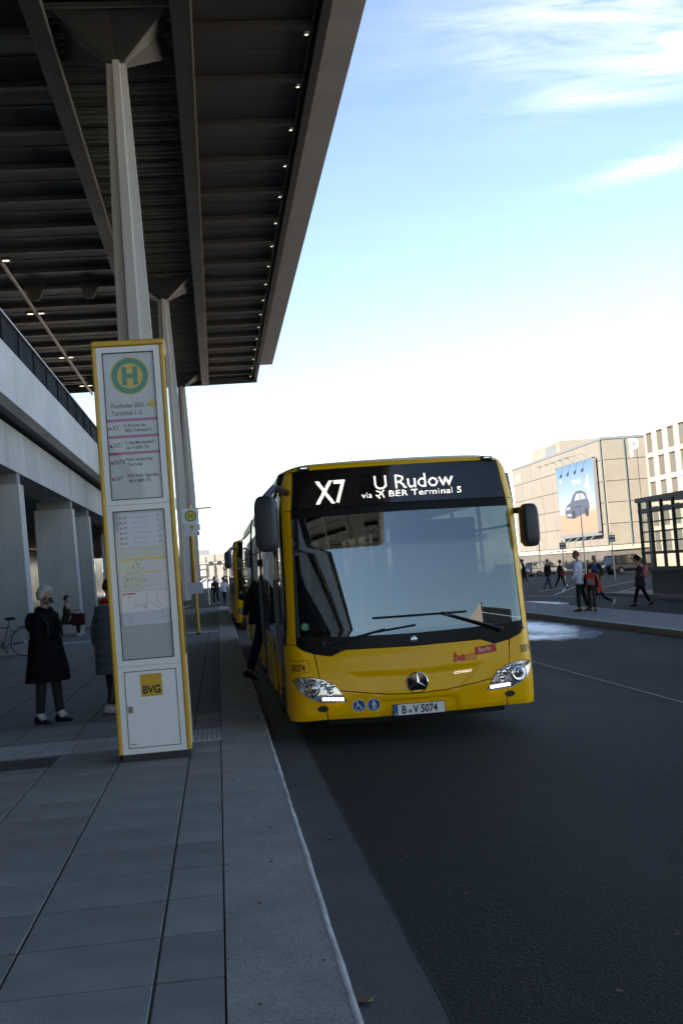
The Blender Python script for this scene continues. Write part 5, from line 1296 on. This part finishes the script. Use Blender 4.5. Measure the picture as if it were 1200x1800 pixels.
def mask_pattern():
    m=bpy.data.materials.new('mask_floral'); m.use_nodes=True; t=m.node_tree; bs=t.nodes['Principled BSDF']; vo=t.nodes.new('ShaderNodeTexVoronoi'); vo.inputs['Scale'].default_value=42; r=t.nodes.new('ShaderNodeValToRGB'); r.color_ramp.elements[0].color=(.75,.7,.68,1); r.color_ramp.elements[0].position=.22; r.color_ramp.elements[1].color=(.012,.012,.015,1); r.color_ramp.elements[1].position=.34
    tc_=t.nodes.new('ShaderNodeTexCoord'); t.links.new(tc_.outputs['Object'],vo.inputs['Vector']); t.links.new(vo.outputs['Distance'],r.inputs[0]); t.links.new(r.outputs[0],bs.inputs['Base Color']); M['mask_floral']=m
    m=bpy.data.materials.new('leggings_print'); m.use_nodes=True; t=m.node_tree; bs=t.nodes['Principled BSDF']; vo=t.nodes.new('ShaderNodeTexVoronoi'); vo.inputs['Scale'].default_value=17; r=t.nodes.new('ShaderNodeValToRGB'); r.color_ramp.elements[0].color=(.4,.42,.42,1); r.color_ramp.elements[0].position=.12; r.color_ramp.elements[1].color=(.012,.012,.014,1); r.color_ramp.elements[1].position=.2
    tc_=t.nodes.new('ShaderNodeTexCoord'); t.links.new(tc_.outputs['Object'],vo.inputs['Vector']); t.links.new(vo.outputs['Distance'],r.inputs[0]); t.links.new(r.outputs[0],bs.inputs['Base Color']); M['leggings_print']=m
mask_pattern()
# waiting woman at the left
w,i=person('grey haired person in long black coat and patterned face mask waiting by stop pillar',(-2.14,14.25,.18),-122,H=1.63,legs=((6,2,2),(-3,4,2)),arms=((-2,1,12),(2,1,14)),lean=2,collar=2,top='coat',top_c='wool_black',hem=.40,trouser='cloth_grey',shoe='cloth_dark',hair=('bob',(.50,.50,.48)),head_turn=4,mask='mask_floral',female=True,bulk=1.52)
for sd in (-1,1):
    an=i['Lg'][sd][2]; t=MB(); t.tube([an+Vector((0,.0,.06)),an+Vector((0,.03,.015)),an+Vector((0,.075,-.012))],[.042,.045,.04],10); t.build('sock','sock_white',w,60)
t=MB(); T=i['T']
for sd in(-1,1): t.tube([T(sd*.12,-.14,.42),T(sd*.14,0,.505),T(sd*.13,.15,.36),T(sd*.13,.17,.18)],.018,6)
t.ell(T(-.04,-.25,.36),(.11,.07,.13),14,10); bp_=t.build('backpack','cloth_dark',None,60); bp_.location=w.location; bp_.rotation_euler=w.rotation_euler; tag(bp_,'black backpack worn by the grey haired person in the black coat','backpack')
# person with the puffer jacket, half hidden by the pillar
w,i=person('person in grey quilted puffer jacket and patterned leggings half hidden behind the stop pillar',(-1.40,14.7,.18),-40,H=1.66,legs=((6,4,0),(-8,8,0)),arms=((-10,14,12),(8,12,30)),top='puffer_jacket',top_c='puffer_grey',puffy=8,trouser='leggings_print',shoe='shoe_white',hair=('short',(.03,.02,.018)),female=True,mask='paper',bulk=1.12)
t=MB(); T=i['T']; t.tube([T(.085*math.cos(a*.4488),.085*math.sin(a*.4488),.545+.012*math.sin(a*2)) for a in range(15)],.03,8); t.build('scarf','cloth_red',w,60)
# seated person on a bench against the wide pier
be=thing('bench','low dark bench beside the wide concrete pier','bench',(-5.35,39.2,.17))
t=MB(); t.cbox((0,0,.42),(1.6,.45,.06),.01); t.build('seat','black_plastic',be)
for x in(-.65,.65): t=MB(); t.bx(x-.03,x+.03,-.18,.18,0,.39); t.build('leg','steel',be)
w,i=person('seated person with white shoes on the bench behind the grey haired person',(-5.15,39.05,.18),-95,H=1.7,legs=((88,84,3),(80,78,3)),arms=((20,5,55),(30,5,60)),lean=4,top='jacket',top_c='cloth_brown',trouser='cloth_navy',shoe='shoe_white',pelvis=.52,hair=('short',(.05,.03,.02)),skin='skin_dark')
t=MB(); t.cbox((0,0,.21),(.44,.16,.40),.04); t.tube([(-.12,0,.40),(-.08,0,.52),(.08,0,.52),(.12,0,.40)],.014,6); hb=t.build('shoulder_bag','bag_maroon',None,40,loc=(-4.72,38.85,.50)); tag(hb,'maroon bag on the lap of the seated person by the wide pier','bag')
# boarding passenger
w,i=person('person in dark clothes stepping from the kerb into the middle bus door',(.62,18.1,.18),-66,H=1.90,legs=((34,18,0),(-17,6,0)),arms=((-18,12,10),(22,10,30)),lean=9,top='jacket',top_c='cloth_dark',hem=.12,trouser='cloth_navy',shoe='cloth_dark',hair=('short',(.03,.02,.015)),bulk=1.12)
# driver
dr=person('bus driver in a white collared top, dim behind the windscreen',(BX+.62,BY+1.40,.36-.02),180,H=1.76,legs=((78,70,4),(80,72,4)),arms=((40,6,45),(40,6,45)),lean=-6,top='jacket',top_c='cloth_lilac',trouser='cloth_navy',pelvis=.50,hair=('short',(.10,.08,.07)),inner='cloth_white')
# pair far beyond
person('person in dark jacket walking with a companion in white, far beyond the stop',(-.22,72.5,.0),20,H=1.76,legs=((16,6,0),(-14,12,0)),top='jacket',top_c='cloth_dark',trouser='cloth_dark',shoe='shoe_white')
w,i=person('person in a white jacket walking beside a dark dressed companion, far beyond the stop',(.32,72.8,.0),20,H=1.70,legs=((-16,12,0),(20,6,0)),top='jacket',top_c='cloth_white',trouser='cloth_navy',female=True,hair=('long',(.06,.03,.02)))
t=MB(); t.cbox((.25,-.02,.95),(.14,.32,.26),.05); hb=t.build('handbag','skin',None,40); hb.location=w.location; hb.rotation_euler=w.rotation_euler; tag(hb,'tan handbag on the arm of the person in white far beyond','bag')
# right hand group
G=lambda x,y,dz=0:(x,y,gz(x)+dz)
w,i=person('older person in a white jacket and dark trousers walking next to a child',G(10.85,33.6,.135),52,H=1.80,legs=((5,3,0),(-8,6,0)),arms=((6,8,35),(20,6,75)),top='jacket',top_c='cloth_white',hem=.10,trouser='cloth_dark',shoe='cloth_brown',hair=('short',(.16,.11,.08)),bulk=1.16)
t=MB(); 
w,i=person('child with a red and grey backpack walking beside the person in white',G(11.12,33.4,.135),-20,H=1.36,legs=((6,6,0),(-6,6,0)),top='jacket',top_c='cloth_dark',trouser='cloth_grey',shoe='cloth_brown',hair=('short',(.03,.018,.012)))
def bag_on(w,i,m1,m2,label,sc=1):
    T=i['T']; s=i['s']; t=MB(); t.cbox(T(0,-.22,.27),(.30*s*sc,.17*s,.42*s*sc),.06*s)
    for sd in(-1,1): t.tube([T(sd*.11,-.16,.42),T(sd*.12,0,.50),T(sd*.12,.13,.34),T(sd*.12,-.12,.10)],.017*s,6)
    o=t.build('backpack',m1,None,40); o.location=w.location; o.rotation_euler=w.rotation_euler; tag(o,label,'backpack')
    t=MB(); t.cbox(T(0,-.315,.19),(.22*s*sc,.05*s,.20*s*sc),.02*s); t.build('front_pocket',m2,o,40)
bag_on(w,i,'cloth_red','grey_mid','red and grey backpack on the child walking beside the person in white',1.1)
w,i=person('small child in red top and dark trousers half hidden, running with one foot raised',G(11.62,34.2,.135),50,H=1.22,legs=((28,18,0),(-30,38,0)),arms=((-20,10,20),(26,10,30)),top='jacket',top_c='cloth_red',hem=.08,trouser='cloth_navy',shoe='print_cream',hair=('short',(.06,.03,.02)))
w,i=person('person in open brown jacket over a blue jumper walking near the white jacket',G(15.6,46.2),165,H=1.80,legs=((16,4,0),(-18,14,0)),arms=((12,12,16),(-12,14,12)),top='jacket',top_c='cloth_brown',hem=.14,trouser='denim',shoe='cloth_dark',hair=('short',(.35,.34,.33)),inner='cloth_blue',bulk=1.2)
T=i['T']; t=MB(); vs=[T(x,(.150+.006-abs(x)*.45)*1.16,z) for z in (-.10,.1,.3,.44) for x in (-.085,-.03,.03,.085)]; t.add(vs,[(j*4+k,j*4+k+1,j*4+k+5,j*4+k+4) for j in range(3) for k in range(3)]); t.build('jumper','cloth_blue',w,60)
w,i=person('person with dark hat and pink backpack walking past the glass pavilion',G(14.25,37.6),72,H=1.72,legs=((20,6,0),(-16,10,0)),arms=((10,8,20),(-6,8,20)),top='coat',top_c='cloth_dark',hem=.22,trouser='wool_black',shoe='wool_black',hair=('bob',(.02,.015,.012)),hat='wool_black',female=True,bulk=1.12)
bag_on(w,i,'cloth_pink','grey_mid','pink backpack on the person in the dark hat by the glass pavilion',1.0)
w,i=person('person in dark jacket, left of the walking pair near the silver car',G(19.1,65),-75,H=1.74,legs=((18,6,0),(-16,12,0)),top='jacket',top_c='cloth_dark',trouser='denim',shoe='cloth_dark',hair=('short',(.2,.12,.1)),bulk=1.1)
w,i=person('person in brown jacket with a red bag, right of the pair near the silver car',G(19.95,65.3),-75,H=1.66,legs=((-18,14,0),(20,6,0)),top='jacket',top_c='cloth_brown',trouser='cloth_navy',shoe='cloth_dark',hair=('bob',(.10,.05,.03)),female=True)
t=MB(); t.cbox((.28,-.05,.86),(.14,.34,.30),.05); hb=t.build('shoulder_bag','wine',None,40); hb.location=w.location; hb.rotation_euler=w.rotation_euler; tag(hb,'red shoulder bag of the right hand walker near the silver car','bag')
person('person in black with one arm raised beside the dark car next to the bus mirror',G(24.5,90),60,H=1.78,arms=((160,10,15),(5,8,12)),top='jacket',top_c='wool_black',trouser='wool_black',hair=('short',(.03,.02,.02)),bulk=1.1)
# ------------------------------------------------------------------ cars
def car(label,loc,rz,paint,kind='estate'):
    r=thing('parked_car',label,'car',loc,R(rz))
    L,Wd,Hh=(4.35,1.74,1.50) if kind=='estate' else ((4.8,1.92,1.76) if kind=='suv' else (4.3,1.76,1.45))
    zb=.22 if kind!='suv' else .26; belt=Hh*.60
    # stations along the car (front = +Y): y, half width, top of lower body
    st_=[(-L/2,.70,belt*.92),(-L/2+.10,.86,belt*.98),(-L/2+.6,.93,belt),(0,.95,belt),(L*.18,.95,belt*.98),(L*.30,.94,belt*.93),(L/2-.35,.90,belt*.82),(L/2-.08,.80,belt*.70),(L/2,.66,belt*.60)]
    b=MB(); n=14; vs=[]
    for (y,hw,zt) in st_:
        hw*=Wd/1.9
        for k in range(n):
            a=2*math.pi*k/n; c,s=math.cos(a),math.sin(a); x=hw*math.copysign(abs(c)**.35,c); z=(zb+zt)/2+(zt-zb)/2*math.copysign(abs(s)**.45,s); vs.append((x*(1-.06*max(0,z-.6)),y,z))
    b.add(vs,[(i*n+k,i*n+(k+1)%n,(i+1)*n+(k+1)%n,(i+1)*n+k) for i in range(len(st_)-1) for k in range(n)]+[tuple(range(n)),tuple((len(st_)-1)*n+k for k in range(n))])
    b.build('body',paint,r,40)
    rear=-L/2+.12 if kind!='sedan' else -L*.30; fr=L*.26; rt=(rear+.28,fr-.85)
    hw=Wd/2*.90; hr=Wd/2*.72
    def cab(o,z0,z1,nm,m,e=0):
        t=MB(); A=[(-hw-o,rear-e,z0),(hw+o,rear-e,z0),(hw+o,fr+e,z0),(-hw-o,fr+e,z0)]; Bq=[(-hr-o,rt[0]-e,z1),(hr+o,rt[0]-e,z1),(hr+o,rt[1]+e,z1),(-hr-o,rt[1]+e,z1)]
        t.add(A+Bq,[(0,1,5,4),(1,2,6,5),(2,3,7,6),(3,0,4,7),(4,5,6,7)]); return t.build(nm,m,r)
    cab(0,belt-.06,Hh-.06,'greenhouse','car_window')
    t=MB(); t.cbox((0,(rt[0]+rt[1])/2,Hh-.035),(hr*2+.10,rt[1]-rt[0]+.16,.08),.035); t.build('roof',paint,r,40)
    for sd in(-1,1):
        for f_ in (0,.36,.68,1):
            yb_=rear+(fr-rear)*f_; yt_=rt[0]+(rt[1]-rt[0])*f_; t=MB(); t.tube([(sd*(hw+.005),yb_,belt-.06),(sd*(hr+.005),yt_,Hh-.06)],.035,6); t.build('pillar',paint if f_ in(0,1) else 'car_window' if kind=='suv' else paint,r)
        t=MB(); t.cbox((sd*(Wd/2+.06),fr-.35,belt+.03),(.20,.10,.14),.04); t.build('wing_mirror',paint,r,40)
        t=MB(); t.cbox((sd*.56*Wd/1.74,L/2-.14,belt*.66),(.34,.20,.14),.05); t.build('headlight','lamp_shell',r,40)
        t=MB(); t.cbox((sd*.60*Wd/1.74,-L/2+.07,belt*.85),(.18,.12,.30),.04); t.build('tail_light','tail_red',r,40)
        for y in (-L*.29,L*.315):
            rw=.315 if kind!='suv' else .37
            t=MB(); t.lathe([(rw*.62,.10),(rw*.94,.10),(rw,.07),(rw,-.07),(rw*.94,-.10)],(sd*(Wd/2-.10),y,rw),(sd,0,0),24); wl=t.build('wheel','rubber',r,40)
            t=MB(); 
            for k in range(8):
                a=k*.7854; t.box((sd*(Wd/2-.015),y+math.cos(a)*rw*.36,rw+math.sin(a)*rw*.36),(.03,rw*.60,.045),rot=Matrix.Rotation(a,3,'X'))
            t.lathe([(rw*.66,.0),(rw*.60,.012)],(sd*(Wd/2-.02),y,rw),(sd,0,0),24); t.lathe([(rw*.14,.02),(0,.025)],(sd*(Wd/2-.01),y,rw),(sd,0,0),12); t.build('rim','alloy',wl)
            t=MB(); t.lathe([(rw*1.12,-.02),(rw*1.12,.0),(0,.0)],(sd*(Wd/2*.955),y,rw*1.02),(sd,0,0),24); t.build('wheel_arch','black_matte',r)
    if kind!='sedan':
        for sd in(-1,1): t=MB(); t.tube([(sd*(hr-.05),rt[0]+.1,Hh+.01),(sd*(hr-.05),rt[0]+.3,Hh+.05),(sd*(hr-.05),rt[1]-.3,Hh+.05),(sd*(hr-.05),rt[1],Hh+.01)],.018,6); t.build('roof_rail','steel',r)
    return r
car('silver estate car parked in front of the beige car park',(33.6,115,gz(33.6)),-74,'car_silver')
car('dark navy off road estate car parked right of the walkers',(37.2,100.5,gz(37.2)),-80,'car_navy','suv')
car('black car mostly hidden behind the bus at the parked row, beside the raised arm',(28.3,110,gz(28.3)),-74,'car_black','sedan')
car('black car parked far off beneath the flyover',(4.6,200,gz(4.6)),75,'car_black','sedan')
car('silver car parked far off beneath the flyover',(-2.0,206,0),75,'car_silver','estate')
# ------------------------------------------------------------------ bicycle
bk=thing('bicycle','silver city bicycle parked against the concrete pier at the left edge','bicycle',(-5.42,29.3,.18),R(-4))
def bt_(pts,r,name,m,par=bk,n=8): t=MB(); t.tube(pts,r,n); return t.build(name,m,par,40)
for x in (-.53,.53):
    t=MB(); t.lathe([(.325,-.018),(.35,-.012),(.352,.012),(.325,.018),(.325,-.018)],(x,0,.35),(0,1,0),36,cap=False); wl=t.build('wheel','rubber',bk,40)
    t=MB(); t.lathe([(.315,-.012),(.328,-.012),(.328,.012),(.315,.012),(.315,-.012)],(x,0,.35),(0,1,0),36,cap=False)
    for k in range(16):
        a=k*.3927; t.tube([(x,0.02*(-1)**k,.35),(x+.32*math.cos(a),0,.35+.32*math.sin(a))],.0022,4)
    t.lathe([(0,-.04),(.025,-.035),(.025,.035),(0,.04)],(x,0,.35),(0,1,0),10); t.build('rim','alloy',wl,40)
    t=MB(); t.tube([(x+.375*math.cos(a*.2),0,.35+.375*math.sin(a*.2)) for a in range(2,15)],.022,6,flat=.4); t.build('mudguard','black_plastic',bk,40)
t=MB()
for a,c in (((-.44,0,.86),(.02,0,.30)),((.02,0,.30),(.17,0,.88)),((-.42,0,.80),(.13,0,.72)),((.02,0,.30),(.53,.04,.35)),((.53,.04,.35),(.15,0,.80))): t.tube([a,c],.019,8)
t.build('frame','bike_steel',bk,40)
bt_([(-.53,0,.35),(-.47,0,.62),(-.42,0,.95)],.018,'fork','bike_steel')
bt_([(-.42,0,.95),(-.40,0,1.07)],.016,'stem','black_plastic')
bt_([(-.26,-.30,1.06),(-.36,-.22,1.09),(-.43,0,1.07),(-.36,.22,1.09),(-.26,.30,1.06)],.013,'handlebar','bike_steel')
for sd in(-1,1): bt_([(-.30,sd*.27,1.07),(-.20,sd*.32,1.05)],.019,'grip','rubber')
t=MB(); t.ell((.20,0,.95),(.15,.085,.045),14,8,fn=lambda q:Vector((q.x,q.y*(.65+.5*max(0,q.x)),q.z))); t.build('saddle','black_plastic',bk,60)
bt_([(.17,0,.86),(.19,0,.94)],.014,'seat_post','bike_steel')
t=MB(); t.lathe([(.085,-.004),(.09,0),(.085,.004),(0,.004)],(.02,-.05,.30),(0,1,0),20); t.tube([(.02,-.07,.30),(.10,-.07,.16)],.011,6); t.tube([(.02,.07,.30),(-.06,.07,.44)],.011,6); t.box((.10,-.12,.16),(.09,.09,.02)); t.box((-.06,.12,.44),(.09,.09,.02)); t.build('crank','bike_steel',bk,40)
t=MB()
for y in (-.07,.07): t.tube([(.36,y,.74),(.78,y,.74),(.55,y*.8,.38)],.008,5)
t.tube([(.36,-.07,.74),(.36,.07,.74)],.008,5); t.tube([(.78,-.07,.74),(.78,.07,.74)],.008,5); t.tube([(.57,-.07,.74),(.57,.07,.74)],.008,5); t.build('rack','bike_steel',bk)
t=MB(); t.cbox((-.53,0,.86),(.09,.09,.09),.03); t.build('front_lamp','black_plastic',bk,40)
t=MB(); t.tube([(.05,-.03,.30),(.16,-.20,.02)],.010,6); t.build('kick_stand','bike_steel',bk)
b_done=True
